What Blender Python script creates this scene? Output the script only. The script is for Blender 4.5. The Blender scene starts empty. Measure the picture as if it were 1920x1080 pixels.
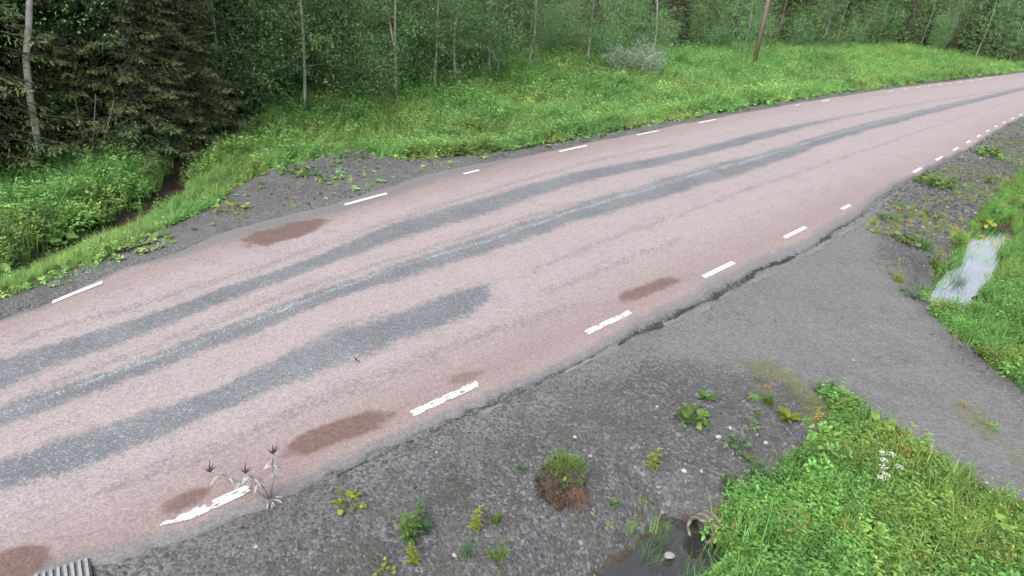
import bpy, math, random
import numpy as np
from mathutils import Vector, Matrix, Euler

random.seed(7)
RNG = np.random.default_rng(11)
SC = bpy.context.scene
COL = SC.collection

# ---------------------------------------------------------------- camera, sky, sun, exposure
FPX, PITCH, ROLL, CAMH = 1300.0, 0.44, 0.10, 4.6          # focal length in pixels of a 1920 wide picture, radians, metres
_cp, _sp, _cr, _sr = math.cos(PITCH), math.sin(PITCH), math.cos(ROLL), math.sin(ROLL)
FWD = np.array([0, _cp, -_sp]); _u0 = np.array([0, _sp, _cp]); _r0 = np.array([1.0, 0, 0])
RGT = _cr * _r0 + _sr * _u0; UPV = -_sr * _r0 + _cr * _u0
cam_data = bpy.data.cameras.new('camera'); cam = bpy.data.objects.new('camera', cam_data); COL.objects.link(cam)
cam_data.sensor_fit = 'HORIZONTAL'; cam_data.sensor_width = 36.0
cam_data.lens = FPX / 1920.0 * 36.0; cam_data.clip_start = 0.1; cam_data.clip_end = 2000.0
cam.matrix_world = Matrix(((RGT[0], UPV[0], -FWD[0], 0), (RGT[1], UPV[1], -FWD[1], 0), (RGT[2], UPV[2], -FWD[2], CAMH), (0, 0, 0, 1)))
SC.camera = cam

SUN_EL, SUN_AZ = math.radians(50), math.radians(-150)       # azimuth from +Y towards +X
world = bpy.data.worlds.new('World'); SC.world = world; world.use_nodes = True
wn, wl = world.node_tree.nodes, world.node_tree.links
wn.clear()
sky = wn.new('ShaderNodeTexSky'); sky.sky_type = 'NISHITA'; sky.sun_disc = False
sky.sun_elevation = SUN_EL; sky.sun_rotation = SUN_AZ
sky.air_density = 1.0; sky.dust_density = 6.0; sky.ozone_density = 1.0
hs = wn.new('ShaderNodeHueSaturation'); hs.inputs['Saturation'].default_value = 0.30
bg = wn.new('ShaderNodeBackground'); bg.inputs['Strength'].default_value = 0.13
wo = wn.new('ShaderNodeOutputWorld')
wl.new(sky.outputs[0], hs.inputs['Color']); wl.new(hs.outputs[0], bg.inputs['Color']); wl.new(bg.outputs[0], wo.inputs['Surface'])
sun_data = bpy.data.lights.new('sun', 'SUN'); sun_data.energy = 1.4; sun_data.angle = math.radians(40); sun_data.color = (1.0, 0.97, 0.93)
sun = bpy.data.objects.new('sun', sun_data); COL.objects.link(sun)
_sd = Vector((math.sin(SUN_AZ) * math.cos(SUN_EL), math.cos(SUN_AZ) * math.cos(SUN_EL), math.sin(SUN_EL)))
sun.rotation_euler = _sd.to_track_quat('Z', 'Y').to_euler(); sun.location = (0, 0, 30)
SC.view_settings.view_transform = 'Standard'; SC.view_settings.look = 'None'
SC.view_settings.exposure = 1.0; SC.view_settings.gamma = 1.0; SC.view_settings.use_curve_mapping = False
SC.render.engine = 'CYCLES'; SC.cycles.use_denoising = True; SC.cycles.use_adaptive_sampling = True; SC.cycles.adaptive_threshold = 0.03; SC.cycles.adaptive_min_samples = 12
SC.cycles.max_bounces = 3; SC.cycles.diffuse_bounces = 2; SC.cycles.glossy_bounces = 2; SC.cycles.transmission_bounces = 2; SC.cycles.transparent_max_bounces = 6

# ---------------------------------------------------------------- small numeric helpers
def hash2(ix, iy, seed):
    n = (ix.astype(np.int64) * 374761393 + iy.astype(np.int64) * 668265263 + seed * 1442695041) & 0xffffffff
    n = ((n ^ (n >> 13)) * 1274126177) & 0xffffffff
    return ((n ^ (n >> 16)) & 0xffff) / 65535.0
def vnoise(x, y, seed=0):
    x = np.asarray(x, float); y = np.asarray(y, float)
    ix = np.floor(x); iy = np.floor(y); fx = x - ix; fy = y - iy
    fx = fx * fx * (3 - 2 * fx); fy = fy * fy * (3 - 2 * fy)
    a = hash2(ix, iy, seed); b = hash2(ix + 1, iy, seed); c = hash2(ix, iy + 1, seed); d = hash2(ix + 1, iy + 1, seed)
    return (a * (1 - fx) + b * fx) * (1 - fy) + (c * (1 - fx) + d * fx) * fy
def fbm(x, y, seed=0, octv=4):
    s = 0; a = 0.5; t = 0
    for k in range(octv):
        s = s + a * vnoise(np.asarray(x) * 2 ** k, np.asarray(y) * 2 ** k, seed + k); t += a; a *= 0.55
    return s / t
def sstep(a, b, x):
    t = np.clip((np.asarray(x, float) - a) / (b - a), 0, 1)
    return t * t * (3 - 2 * t)
def poly_sdf(x, y, poly):
    """signed distance to a polygon, negative inside"""
    P = np.asarray(poly, float); x = np.asarray(x, float); y = np.asarray(y, float)
    best = np.full(x.shape, 1e18); ins = np.zeros(x.shape, bool)
    for i in range(len(P)):
        ax, ay = P[i]; bx, by = P[(i + 1) % len(P)]
        ex, ey = bx - ax, by - ay
        t = np.clip(((x - ax) * ex + (y - ay) * ey) / (ex * ex + ey * ey + 1e-12), 0, 1)
        best = np.minimum(best, (x - ax - t * ex) ** 2 + (y - ay - t * ey) ** 2)
        if ay != by:
            c = ((ay > y) != (by > y)) & (x < ex * (y - ay) / (by - ay) + ax)
            ins ^= c
    d = np.sqrt(best)
    return np.where(ins, -d, d)
def line_dist(x, y, pts):
    P = np.asarray(pts, float); x = np.asarray(x, float); y = np.asarray(y, float)
    best = np.full(x.shape, 1e18); par = np.zeros(x.shape)
    for i in range(len(P) - 1):
        ax, ay = P[i]; ex, ey = P[i + 1] - P[i]
        t = np.clip(((x - ax) * ex + (y - ay) * ey) / (ex * ex + ey * ey + 1e-12), 0, 1)
        d = (x - ax - t * ex) ** 2 + (y - ay - t * ey) ** 2
        m = d < best; best = np.where(m, d, best); par = np.where(m, i + t, par)
    return np.sqrt(best), par
def flat(uv, z=0.0):
    """points of a plane at height z seen along the survey directions uv (1920 x 1080)"""
    uv = np.atleast_2d(np.asarray(uv, float))
    d = FWD + (uv[:, :1] - 960) / FPX * RGT + (540 - uv[:, 1:2]) / FPX * UPV
    t = (z - CAMH) / d[:, 2:3]
    return d[:, :2] * t

# ---------------------------------------------------------------- the road's course
NK = np.array([0, 1, 3, 4, 6, 7, 9, 10, 12, 13, 15, 21, 22, 24, 25, 27, 30, 33, 36, 39, 42.])
NP = flat([(343, 965), (470, 916), (747, 795), (871, 738), (1087, 632), (1178, 591), (1318, 519), (1380, 490), (1474, 441), (1516, 423), (1580, 390),
           (1711, 325), (1729, 317), (1753, 302), (1766.5, 295), (1785, 284), (1810.5, 268.5), (1832.5, 256), (1850, 246.5), (1865.7, 238.5), (1879, 231.5)])
FK = np.array([0, 1, 6, 7, 9, 12, 13, 15, 16, 18, 19, 27, 36, 39, 42, 45, 48, 51.]) - 1.45
FP = flat([(115, 562), (198, 531), (635, 388.5), (714, 367), (862, 328), (1048, 285), (1103, 273), (1197, 252), (1238, 244), (1310, 231), (1347, 224.5),
           (1538, 191), (1663, 172.5), (1694, 168), (1719, 164.7), (1741, 162), (1760, 160), (1776, 158)])
def fit_curve(k, P, deg=4):
    cx = np.polyfit(k, P[:, 0], deg); cy = np.polyfit(k, P[:, 1], deg)
    lo, hi = -3.0, k.max() + 2
    def f(s):
        s = np.asarray(s, float); sc = np.clip(s, lo, hi)
        out = np.stack([np.polyval(cx, sc), np.polyval(cy, sc)], -1)
        d = np.where((s > hi)[..., None], np.stack([np.polyval(np.polyder(cx), hi + 0 * s), np.polyval(np.polyder(cy), hi + 0 * s)], -1),
                     np.stack([np.polyval(np.polyder(cx), lo + 0 * s), np.polyval(np.polyder(cy), lo + 0 * s)], -1))
        return out + d * (s - sc)[..., None]
    return f
near_c = fit_curve(NK, NP); far_c = fit_curve(FK, FP)
_S = np.arange(-40, 140, 0.05); _NS = near_c(_S); _FS = far_c(_S)
def to_st(P):
    """world xy -> (distance along the road, 0 at the near edge line .. 1 at the far one)"""
    P = np.atleast_2d(P); out = []
    for p in P:
        e = _FS - _NS; q = p - _NS
        cr_ = (e[:, 0] * q[:, 1] - e[:, 1] * q[:, 0]) / np.linalg.norm(e, axis=1)
        t = (e * q).sum(1) / (e * e).sum(1)
        i = np.argmin(np.abs(cr_) + 0.02 * np.abs(t - 0.5)); out.append((_S[i], t[i]))
    return np.array(out)
def st_world(s, t):
    a = near_c(s); b = far_c(s)
    return a + (b - a) * np.asarray(t)[..., None]
def st_line(uv):
    q = to_st(flat(uv)); q = q[np.argsort(q[:, 0])]
    return lambda s: np.interp(s, q[:, 0], q[:, 1])
edge_near = st_line([(163, 1057), (243, 1040), (300, 1017), (397, 983), (440, 965), (500, 940), (560, 912), (640, 875), (760, 820), (880, 768), (1000, 715), (1100, 665), (1200, 612),
                     (1300, 565), (1400, 512), (1500, 465), (1560, 430), (1610, 400), (1640, 372), (1700, 337), (1760, 305), (1800, 285), (1860, 250), (1915, 220)])
edge_far = st_line([(0, 598), (80, 570), (187, 520), (253, 495), (337, 468), (400, 440), (520, 407), (617, 383), (740, 347), (800, 327), (867, 311), (927, 300), (987, 290), (1073, 273),
                    (1173, 253), (1273, 233), (1500, 192), (1663, 167), (1776, 153)])
# the verges are measured across the road: u along, v to the forest side
ANG = math.radians(41); EU = np.array([math.sin(ANG), math.cos(ANG)]); EV = np.array([-math.cos(ANG), math.sin(ANG)])
_en = st_world(_S, edge_near(_S)); _ef = st_world(_S, edge_far(_S))
def _vfun(P):
    u = P @ EU; v = P @ EV; o = np.argsort(u)
    return lambda x: np.interp(x, u[o], v[o])
v_near = _vfun(_en); v_far = _vfun(_ef)

# ---------------------------------------------------------------- ground regions (plan outlines) and relief
DRIVE = flat([(1000, 700), (1200, 600), (1400, 500), (1560, 420), (1640, 370), (1632, 440), (1665, 520), (1720, 585), (1790, 655), (1870, 728), (1960, 790),
              (2400, 1000), (2400, 1300), (1925, 985), (1830, 915), (1740, 865), (1640, 800), (1540, 745), (1400, 700), (1200, 690)], -0.12)
GRASS_R = flat([(2600, 200), (1930, 318), (1880, 345), (1845, 395), (1800, 440), (1760, 500), (1728, 560), (1790, 640), (1870, 718), (1960, 775), (2600, 1050)], -0.2)
GRASS_B = flat([(1150, 1200), (1240, 1060), (1320, 985), (1350, 945), (1400, 925), (1490, 880), (1540, 830), (1545, 775), (1500, 730), (1560, 752), (1640, 803), (1740, 870),
                (1830, 925), (1925, 990), (2300, 1200), (2300, 2500), (1150, 2500)], -0.2)
MOSS = flat([(1390, 695), (1440, 690), (1540, 745), (1700, 840), (1900, 960), (1880, 985), (1600, 850), (1520, 850), (1480, 740)], -0.15)
MOSS2 = flat([(1770, 745), (1800, 750), (1850, 790), (1905, 840), (2000, 930), (1960, 930), (1880, 860), (1820, 800)], -0.12)
LAYBY = flat([(100, 560), (160, 520), (230, 485), (300, 440), (400, 392), (450, 345), (500, 318), (580, 298), (670, 278), (715, 292), (800, 300), (900, 292), (930, 302), (700, 370), (400, 470), (150, 560)], -0.05)
MUD = flat([(-300, 640), (0, 512), (133, 450), (283, 376), (350, 314), (440, 255), (520, 225)], -0.45)
FOREST_EDGE = flat([(-700, 520), (-200, 400), (0, 335), (90, 312), (250, 305), (400, 275), (470, 222), (571, 212), (740, 192), (860, 168), (990, 138), (1100, 122), (1300, 112), (1420, 106), (1560, 101), (1700, 98), (1890, 116), (1960, 130), (2300, 142)], 0)
u_for, v_for = FOREST_EDGE @ EU, FOREST_EDGE @ EV
DITCH, WZ = 2.62, -0.39                                     # the near ditch: metres outside the asphalt, water level
def uv_of(x, y):
    return x * EU[0] + y * EU[1], x * EV[0] + y * EV[1]
def dists(x, y):
    u, v = uv_of(x, y)
    return u, v_near(u) - v, v - v_far(u)          # along, metres outside the near edge, metres outside the far edge
def crack(u, dn):
    """the crumbled trench outside the near asphalt edge, 0..1"""
    k = sstep(6.0, 8.5, u); w = 0.045 + (0.02 + 0.08 * sstep(0.4, 0.65, fbm(u * 1.1, 0 * u, 197, 3))) * k * (1 - 0.5 * sstep(14, 17, u))
    wob = 0.10 * k * (fbm(u * 1.7, 0 * u, 193, 5) - 0.5) + 0.05 * (fbm(u * 7, 0 * u, 195, 3) - 0.5)
    tr = (0.55 + 0.45 * k) * (1 - sstep(17.0, 18.5, u)) * (u > 3) * (0.62 + 0.38 * sstep(0.25, 0.5, fbm(u * 2.1, 0 * u, 191, 3)))
    return tr * np.exp(-((dn - 0.55 * w - wob) / (0.62 * w)) ** 4) * (dn > -0.1)
def height(x, y, micro=True):
    x = np.asarray(x, float); y = np.asarray(y, float)
    u, dn, df = dists(x, y)
    dr = poly_sdf(x, y, DRIVE)
    dm = np.maximum(1 - sstep(-0.25, 0.75, dr), sstep(5.38, 5.74, u) * (1 - sstep(12.8, 13.9, u)))   # the drive and its banks fill the ditch
    zn = -0.035 - 0.05 * np.clip(dn, 0, 2.0)
    zn = zn - 0.37 * np.exp(-((dn - DITCH + 0.08 * (1 - sstep(7, 12, u))) / (0.60 - 0.03 * sstep(7, 12, u))) ** 2) * (1 - dm) * (1 - 0.5 * sstep(20.0, 21.5, u)) + 0.02 * np.clip(dn - 4.0, 0, 6)
    zd = -0.03 - 0.022 * np.clip(dn, 0, 3)
    zn = zn * (1 - dm) + zd * dm
    zn = zn - 0.055 * crack(u, dn)
    dmud, _ = line_dist(x, y, MUD)
    dl = poly_sdf(x, y, LAYBY)
    lm = 1 - sstep(-0.2, 0.5, dl)
    zf = -0.03 - 0.30 * sstep(0.5, 2.2, df) * (1 - lm) + 0.5 * sstep(3.5, 9.0, df) + 0.02 * np.clip(df - 9, 0, 60)
    zf = zf - 0.42 * np.exp(-(dmud / 0.55) ** 2) * (1 - lm)
    inside = (dn < 0) & (df < 0)
    z = np.where(dn >= 0, zn, np.where(df >= 0, zf, -0.035))
    depth = np.minimum(-dn, -df)
    z = np.where(inside, -0.035 - 0.25 * sstep(0.05, 0.5, depth), z)
    if micro:
        off = np.where(inside, 0, np.maximum(dn, df))
        amp = sstep(0.0, 1.2, off) * (1 - 0.75 * dm)
        z = z + amp * (0.10 * (fbm(x * 0.9, y * 0.9, 3, 3) - 0.5) + 0.035 * (fbm(x * 5, y * 5, 9, 3) - 0.5))
        z = z + 0.10 * np.exp(-((dn - DITCH) / 0.9) ** 2) * (dn > 0) * (fbm(x * 2.3, y * 2.3, 29, 4) - 0.5)
        z = z + sstep(0.0, 0.3, off) * (1 - 0.6 * dm) * 0.02 * (fbm(x * 14, y * 14, 19, 2) - 0.5)
    return z
def at(u, v):
    """the point of the ground seen along one survey direction"""
    z = 0.0
    for _ in range(14):
        p = flat([(u, v)], z)[0]; z = 0.5 * z + 0.5 * float(height(p[0], p[1]))
    return Vector((p[0], p[1], float(height(p[0], p[1]))))

# ---------------------------------------------------------------- materials
def hexless(c): return (c[0], c[1], c[2], 1.0)
class Mat:
    def __init__(self, name):
        self.m = bpy.data.materials.new(name); self.m.use_nodes = True
        self.t = self.m.node_tree; self.t.nodes.clear()
        self.out = self.t.nodes.new('ShaderNodeOutputMaterial')
        self.b = self.t.nodes.new('ShaderNodeBsdfPrincipled')
        self.t.links.new(self.b.outputs[0], self.out.inputs['Surface'])
        self.b.inputs['Specular IOR Level'].default_value = 0.3
    def n(self, typ, **kw):
        nd = self.t.nodes.new(typ)
        for k, v in kw.items(): setattr(nd, k, v)
        return nd
    def l(self, a, b): self.t.links.new(a, b)
    def put(self, sock, v):
        if hasattr(v, 'is_linked') or hasattr(v, 'links'): self.l(v, sock)
        elif isinstance(v, (tuple, list)) and len(v) == 3 and sock.type == 'RGBA': sock.default_value = hexless(v)
        else: sock.default_value = v
    def attr(self, name, kind='GEOMETRY'):
        a = self.n('ShaderNodeAttribute'); a.attribute_name = name; a.attribute_type = kind; return a
    def coord(self, which='Object'):
        return self.n('ShaderNodeTexCoord').outputs[which]
    def noise(self, vec, scale, detail=3, rough=0.55, out='Fac'):
        t = self.n('ShaderNodeTexNoise'); t.inputs['Scale'].default_value = scale; t.inputs['Detail'].default_value = detail; t.inputs['Roughness'].default_value = rough
        self.l(vec, t.inputs['Vector']); return t.outputs[out]
    def voro(self, vec, scale, out='Distance', feature='F1', rand=1.0):
        t = self.n('ShaderNodeTexVoronoi'); t.feature = feature; t.inputs['Scale'].default_value = scale; t.inputs['Randomness'].default_value = rand
        self.l(vec, t.inputs['Vector']); return t.outputs[out]
    def ramp(self, fac, stops, interp='LINEAR'):
        r = self.n('ShaderNodeValToRGB'); r.color_ramp.interpolation = interp
        e = r.color_ramp.elements
        while len(e) < len(stops): e.new(0.5)
        for k, (p, c) in enumerate(stops):
            e[k].position = p; e[k].color = hexless(c) if not isinstance(c, (int, float)) else (c, c, c, 1)
        self.l(fac, r.inputs['Fac']); return r.outputs['Color']
    def mix(self, fac, a, b, mode='MIX'):
        m = self.n('ShaderNodeMix'); m.data_type = 'RGBA'; m.blend_type = mode; m.clamp_factor = True
        self.put(m.inputs['Factor'], fac); self.put(m.inputs[6], a); self.put(m.inputs[7], b); return m.outputs[2]
    def math(self, op, a, b=0.0, c=0.0, clamp=False):
        m = self.n('ShaderNodeMath'); m.operation = op; m.use_clamp = clamp
        self.put(m.inputs[0], a); self.put(m.inputs[1], b); self.put(m.inputs[2], c); return m.outputs[0]
    def smooth(self, x, a, b):
        r = self.n('ShaderNodeMapRange'); r.interpolation_type = 'SMOOTHSTEP'
        self.put(r.inputs['Value'], x); r.inputs['From Min'].default_value = a; r.inputs['From Max'].default_value = b
        return r.outputs['Result']
    def sep(self, col):
        s = self.n('ShaderNodeSeparateColor'); self.l(col, s.inputs[0]); return s.outputs
    def bump(self, h, strength=0.5, dist=0.02):
        b = self.n('ShaderNodeBump'); b.inputs['Strength'].default_value = strength; b.inputs['Distance'].default_value = dist
        self.l(h, b.inputs['Height']); self.l(b.outputs[0], self.b.inputs['Normal'])
    def done(self, color=None, rough=0.8):
        if color is not None: self.put(self.b.inputs['Base Color'], color)
        self.put(self.b.inputs['Roughness'], rough); return self.m

def mat_road():
    M = Mat('red_asphalt'); P = M.coord()
    w = M.sep(M.attr('wear').outputs['Color']); e = M.sep(M.attr('edge').outputs['Color'])
    st = M.attr('st').outputs['Vector']
    fine = M.noise(P, 30, 4, 0.8); mid = M.noise(P, 9, 3, 0.6); big = M.noise(P, 0.9, 3, 0.5)
    streak = M.noise(st, 3.0, 4, 0.7)
    grit = M.voro(P, 75, 'Color'); gv = M.sep(grit)[0]
    pink = M.mix(M.smooth(big, 0.3, 0.7), (0.268, 0.232, 0.243), (0.282, 0.238, 0.244))
    pink = M.mix(M.math('MULTIPLY', M.smooth(M.math('ADD', M.math('MULTIPLY', M.noise(P, 1.7, 5, 0.7), 0.6), M.math('MULTIPLY', streak, 0.4)), 0.46, 0.66), 0.5), pink, (0.205, 0.183, 0.194))
    brown = M.mix(mid, (0.185, 0.141, 0.136), (0.222, 0.174, 0.169))
    col = M.mix(e[1], pink, brown)
    # scattered dark wear specks in the dotted bands
    spk = M.smooth(M.math('ADD', M.math('MULTIPLY', e[2], 0.26), M.math('ADD', M.math('MULTIPLY', M.noise(P, 26, 3, 0.75), 0.75), M.math('MULTIPLY', streak, 0.25))), 0.68, 0.80)
    col = M.mix(M.math('MULTIPLY', spk, 0.7), col, (0.155, 0.142, 0.152))
    # grey wheel tracks
    g = M.smooth(M.math('ADD', w[0], M.math('MULTIPLY', M.math('SUBTRACT', M.math('ADD', M.math('MULTIPLY', mid, 0.35), M.math('MULTIPLY', fine, 0.65)), 0.5), 3.4)), 0.28, 0.70)
    grey = M.mix(M.smooth(big, 0.35, 0.65), (0.104, 0.114, 0.128), (0.128, 0.141, 0.153))
    col = M.mix(M.math('MULTIPLY', g, 0.93), col, grey)
    res = M.smooth(M.math('ADD', w[1], M.math('MULTIPLY', M.math('SUBTRACT', M.math('ADD', M.math('MULTIPLY', fine, 0.5), M.math('MULTIPLY', streak, 0.5)), 0.5), 2.0)), 0.42, 0.80)
    col = M.mix(M.math('MULTIPLY', res, 0.75), col, (0.205, 0.236, 0.252))
    fleck = M.math('MULTIPLY', M.smooth(gv, 0.82, 0.95), M.math('ADD', M.math('MULTIPLY', g, 0.22), M.math('MULTIPLY', res, 0.45)))
    col = M.mix(fleck, col, (0.46, 0.50, 0.53))
    # grey dust towards the broken edge, red brown sand patches
    dst = M.smooth(M.math('ADD', e[0], M.math('MULTIPLY', M.math('SUBTRACT', mid, 0.5), 0.9)), 0.3, 0.8)
    col = M.mix(M.math('MULTIPLY', dst, 0.85), col, M.mix(mid, (0.108, 0.109, 0.115), (0.165, 0.167, 0.175)))
    bp = M.smooth(M.math('ADD', w[2], M.math('MULTIPLY', M.math('SUBTRACT', M.math('ADD', M.math('MULTIPLY', fine, 0.5), M.math('MULTIPLY', mid, 0.5)), 0.5), 1.6)), 0.22, 0.86)
    col = M.mix(M.math('MULTIPLY', bp, 0.9), col, M.mix(fine, (0.086, 0.053, 0.048), (0.150, 0.094, 0.085)))
    # stone grain
    worm = M.noise(P, 17, 3, 0.8)
    val = M.math('ADD', 0.02, M.math('ADD', M.math('ADD', M.math('MULTIPLY', fine, 1.0), M.math('MULTIPLY', worm, 0.6)), M.math('MULTIPLY', gv, 0.36)))
    vm = M.n('ShaderNodeVectorMath'); vm.operation = 'SCALE'; M.l(col, vm.inputs[0]); M.l(val, vm.inputs['Scale'])
    M.bump(M.math('ADD', fine, M.math('MULTIPLY', gv, 0.5)), 0.35, 0.012)
    return M.done(vm.outputs[0], M.math('SUBTRACT', 0.88, M.math('MULTIPLY', g, 0.12)))
def mat_ground():
    M = Mat('gravel_and_soil'); P = M.coord()
    k = M.sep(M.attr('mask').outputs['Color']); k2 = M.sep(M.attr('mask2').outputs['Color'])
    fine = M.noise(P, 38, 4, 0.7); mid = M.noise(P, 7, 4, 0.6); big = M.noise(P, 0.8, 3, 0.5)
    stone = M.sep(M.voro(P, 34, 'Color'))[0]; edge = M.voro(P, 34, 'Distance')
    grav = M.ramp(stone, [(0.0, (0.030, 0.031, 0.034)), (0.5, (0.078, 0.080, 0.086)), (0.85, (0.122, 0.125, 0.132)), (1.0, (0.24, 0.24, 0.25))])
    grav = M.mix(0.38, grav, (0.088, 0.090, 0.095))
    grav = M.mix(M.math('MULTIPLY', M.smooth(mid, 0.40, 0.72), 0.5), grav, (0.050, 0.050, 0.052))
    grav = M.mix(M.math('MULTIPLY', k2[1], M.smooth(M.math('ADD', fine, M.math('MULTIPLY', stone, 0.3)), 0.45, 0.85)), grav, M.mix(mid, (0.120, 0.122, 0.128), (0.165, 0.166, 0.172)))
    grav = M.mix(M.math('MULTIPLY', M.smooth(M.noise(P, 3.1, 3, 0.6), 0.50, 0.70), 0.55), grav, (0.060, 0.060, 0.040))
    grav = M.mix(M.math('MULTIPLY', M.smooth(M.noise(P, 1.3, 4, 0.65), 0.52, 0.68), 0.5), grav, (0.052, 0.046, 0.041))
    grav = M.mix(M.math('MULTIPLY', M.smooth(big, 0.45, 0.75), 0.5), grav, (0.092, 0.088, 0.086))
    drv = M.mix(M.smooth(big, 0.3, 0.7), (0.116, 0.119, 0.124), (0.146, 0.148, 0.150))
    drv = M.mix(0.45, drv, M.mix(stone, (0.072, 0.074, 0.077), (0.198, 0.201, 0.205)))
    drv = M.mix(M.math('MULTIPLY', M.smooth(mid, 0.45, 0.8), 0.5), drv, (0.108, 0.104, 0.099))
    col = M.mix(M.smooth(M.math('ADD', k[1], M.math('MULTIPLY', M.math('SUBTRACT', fine, 0.5), 0.9)), 0.15, 0.85), grav, drv)
    moss = M.mix(fine, (0.070, 0.085, 0.026), (0.135, 0.135, 0.050))
    col = M.mix(M.math('MULTIPLY', M.smooth(M.math('ADD', k2[0], M.math('MULTIPLY', M.math('SUBTRACT', M.math('ADD', M.math('MULTIPLY', mid, .6), M.math('MULTIPLY', fine, .4)), 0.5), 2.2)), 0.35, 0.9), 0.6), col, moss)
    soil = M.mix(mid, (0.028, 0.048, 0.016), (0.058, 0.080, 0.030))
    col = M.mix(M.smooth(M.math('ADD', k[0], M.math('MULTIPLY', M.math('SUBTRACT', fine, 0.5), 0.6)), 0.35, 0.65), col, soil)
    mud = M.mix(fine, (0.032, 0.024, 0.018), (0.075, 0.052, 0.038))
    col = M.mix(M.smooth(M.math('ADD', k[2], M.math('MULTIPLY', M.math('SUBTRACT', mid, 0.5), 0.7)), 0.35, 0.7), col, mud)
    col = M.mix(M.smooth(M.math('ADD', k2[2], M.math('MULTIPLY', M.math('SUBTRACT', M.noise(P, 24, 4, 0.8), 0.5), 2.4)), 0.40, 0.62), col, (0.036, 0.036, 0.039))
    val = M.math('ADD', 0.40, M.math('MULTIPLY', fine, 1.2))
    vm = M.n('ShaderNodeVectorMath'); vm.operation = 'SCALE'; M.l(col, vm.inputs[0]); M.l(val, vm.inputs['Scale'])
    M.bump(M.math('ADD', M.math('MULTIPLY', fine, 0.8), M.math('MULTIPLY', M.math('SUBTRACT', 1.0, edge), 0.6)), 0.8, 0.02)
    return M.done(vm.outputs[0], 0.92)
def mat_plain(name, a, b, scale=12.0, rough=0.8, bump=0.0, stretch=None):
    M = Mat(name); P = M.coord()
    if stretch:
        mp = M.n('ShaderNodeMapping'); mp.inputs['Scale'].default_value = stretch; M.l(P, mp.inputs['Vector']); P = mp.outputs[0]
    nz = M.noise(P, scale, 4, 0.65)
    if bump: M.bump(nz, bump, 0.02)
    return M.done(M.mix(M.smooth(nz, 0.25, 0.75), a, b), rough)
def mat_leaf(name, a, b, tint=False, trans=0.35, rough=0.55, var=0.5):
    """a, b: the range of leaf colours; tint: coloured by the scatter's own per-plant colour"""
    M = Mat(name); P = M.coord()
    lv = M.attr('lv').outputs['Fac']
    if tint:
        t = M.attr('tint', 'INSTANCER').outputs['Color']
        col = M.mix(1.0, M.mix(lv, a, b), t, 'MULTIPLY')
    else:
        inf = M.n('ShaderNodeObjectInfo')
        col = M.mix(lv, a, b)
        hsv = M.n('ShaderNodeHueSaturation'); M.l(col, hsv.inputs['Color'])
        M.l(M.math('ADD', 1 - var * 0.4, M.math('MULTIPLY', inf.outputs['Random'], var * 0.8)), hsv.inputs['Value'])
        M.l(M.math('ADD', 0.485, M.math('MULTIPLY', inf.outputs['Random'], 0.03)), hsv.inputs['Hue'])
        col = hsv.outputs[0]
    M.done(col, rough)
    tr = M.n('ShaderNodeBsdfTranslucent'); M.l(col, tr.inputs['Color'])
    mx = M.n('ShaderNodeMixShader'); mx.inputs[0].default_value = trans
    M.l(M.b.outputs[0], mx.inputs[1]); M.l(tr.outputs[0], mx.inputs[2]); M.l(mx.outputs[0], M.out.inputs['Surface'])
    return M.m
def mat_birch(name, a, b):
    M = Mat(name); P = M.coord()
    mp = M.n('ShaderNodeMapping'); mp.inputs['Scale'].default_value = (6, 6, 22); M.l(P, mp.inputs['Vector'])
    band = M.noise(mp.outputs[0], 1.2, 4, 0.7); big = M.noise(P, 2.2, 3, 0.6)
    col = M.mix(M.smooth(big, 0.35, 0.7), a, b)
    col = M.mix(M.smooth(band, 0.58, 0.68), col, (0.07, 0.062, 0.055))
    M.bump(band, 0.4, 0.02)
    return M.done(col, 0.8)
def mat_water(name, ior, boosted_mirror=False):
    M = Mat(name); P = M.coord()
    nz = M.noise(P, 5, 2, 0.5)
    M.bump(nz, 0.08, 0.02)
    M.b.inputs['IOR'].default_value = ior
    M.b.inputs['Specular IOR Level'].default_value = 0.5
    if boosted_mirror:
        M.b.inputs['Metallic'].default_value = 1.0; return M.done(M.mix(M.noise(P, 3, 3, 0.6), (0.66, 0.69, 0.75), (0.84, 0.87, 0.94)), 0.06)  # pale mirror metal put in to brighten the sky reflection beyond real water
    return M.done(M.mix(nz, (0.024, 0.025, 0.028), (0.034, 0.034, 0.036)), 0.05)
MT = {}
MT['road'] = mat_road(); MT['ground'] = mat_ground(); MT['birch'] = mat_birch('birch_bark', (0.36, 0.35, 0.32), (0.19, 0.18, 0.16)); MT['birch_white'] = mat_birch('white_birch_bark', (0.58, 0.57, 0.55), (0.38, 0.37, 0.35)); MT['water'] = mat_water('dark_ditch_water', 2.0); MT['boosted_mirror'] = mat_water('ditch_water_with_boosted_mirror', 3.0, True)
MT['paint'] = mat_plain('road_paint', (0.50, 0.485, 0.48), (0.66, 0.65, 0.645), 40, 0.7)
MT['fragment'] = mat_plain('broken_asphalt', (0.105, 0.105, 0.110), (0.185, 0.187, 0.195), 30, 0.9, 0.5)
MT['pebble'] = None
MT['pale_stone'] = mat_plain('pale_stone', (0.24, 0.24, 0.235), (0.40, 0.395, 0.39), 30, 0.75, 0.3)
MT['grey_stone'] = mat_plain('grey_stone', (0.12, 0.12, 0.12), (0.21, 0.205, 0.20), 30, 0.8, 0.3)
MT['spruce_bark'] = mat_plain('spruce_bark', (0.045, 0.036, 0.030), (0.11, 0.09, 0.075), 10, 0.9, 0.5, (6, 6, 2))
MT['twig'] = mat_plain('twig_bark', (0.12, 0.105, 0.095), (0.24, 0.215, 0.195), 20, 0.85)
MT['pole'] = mat_plain('weathered_pole_wood', (0.14, 0.105, 0.085), (0.25, 0.20, 0.165), 6, 0.85, 0.3, (14, 14, 1.2))
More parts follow.
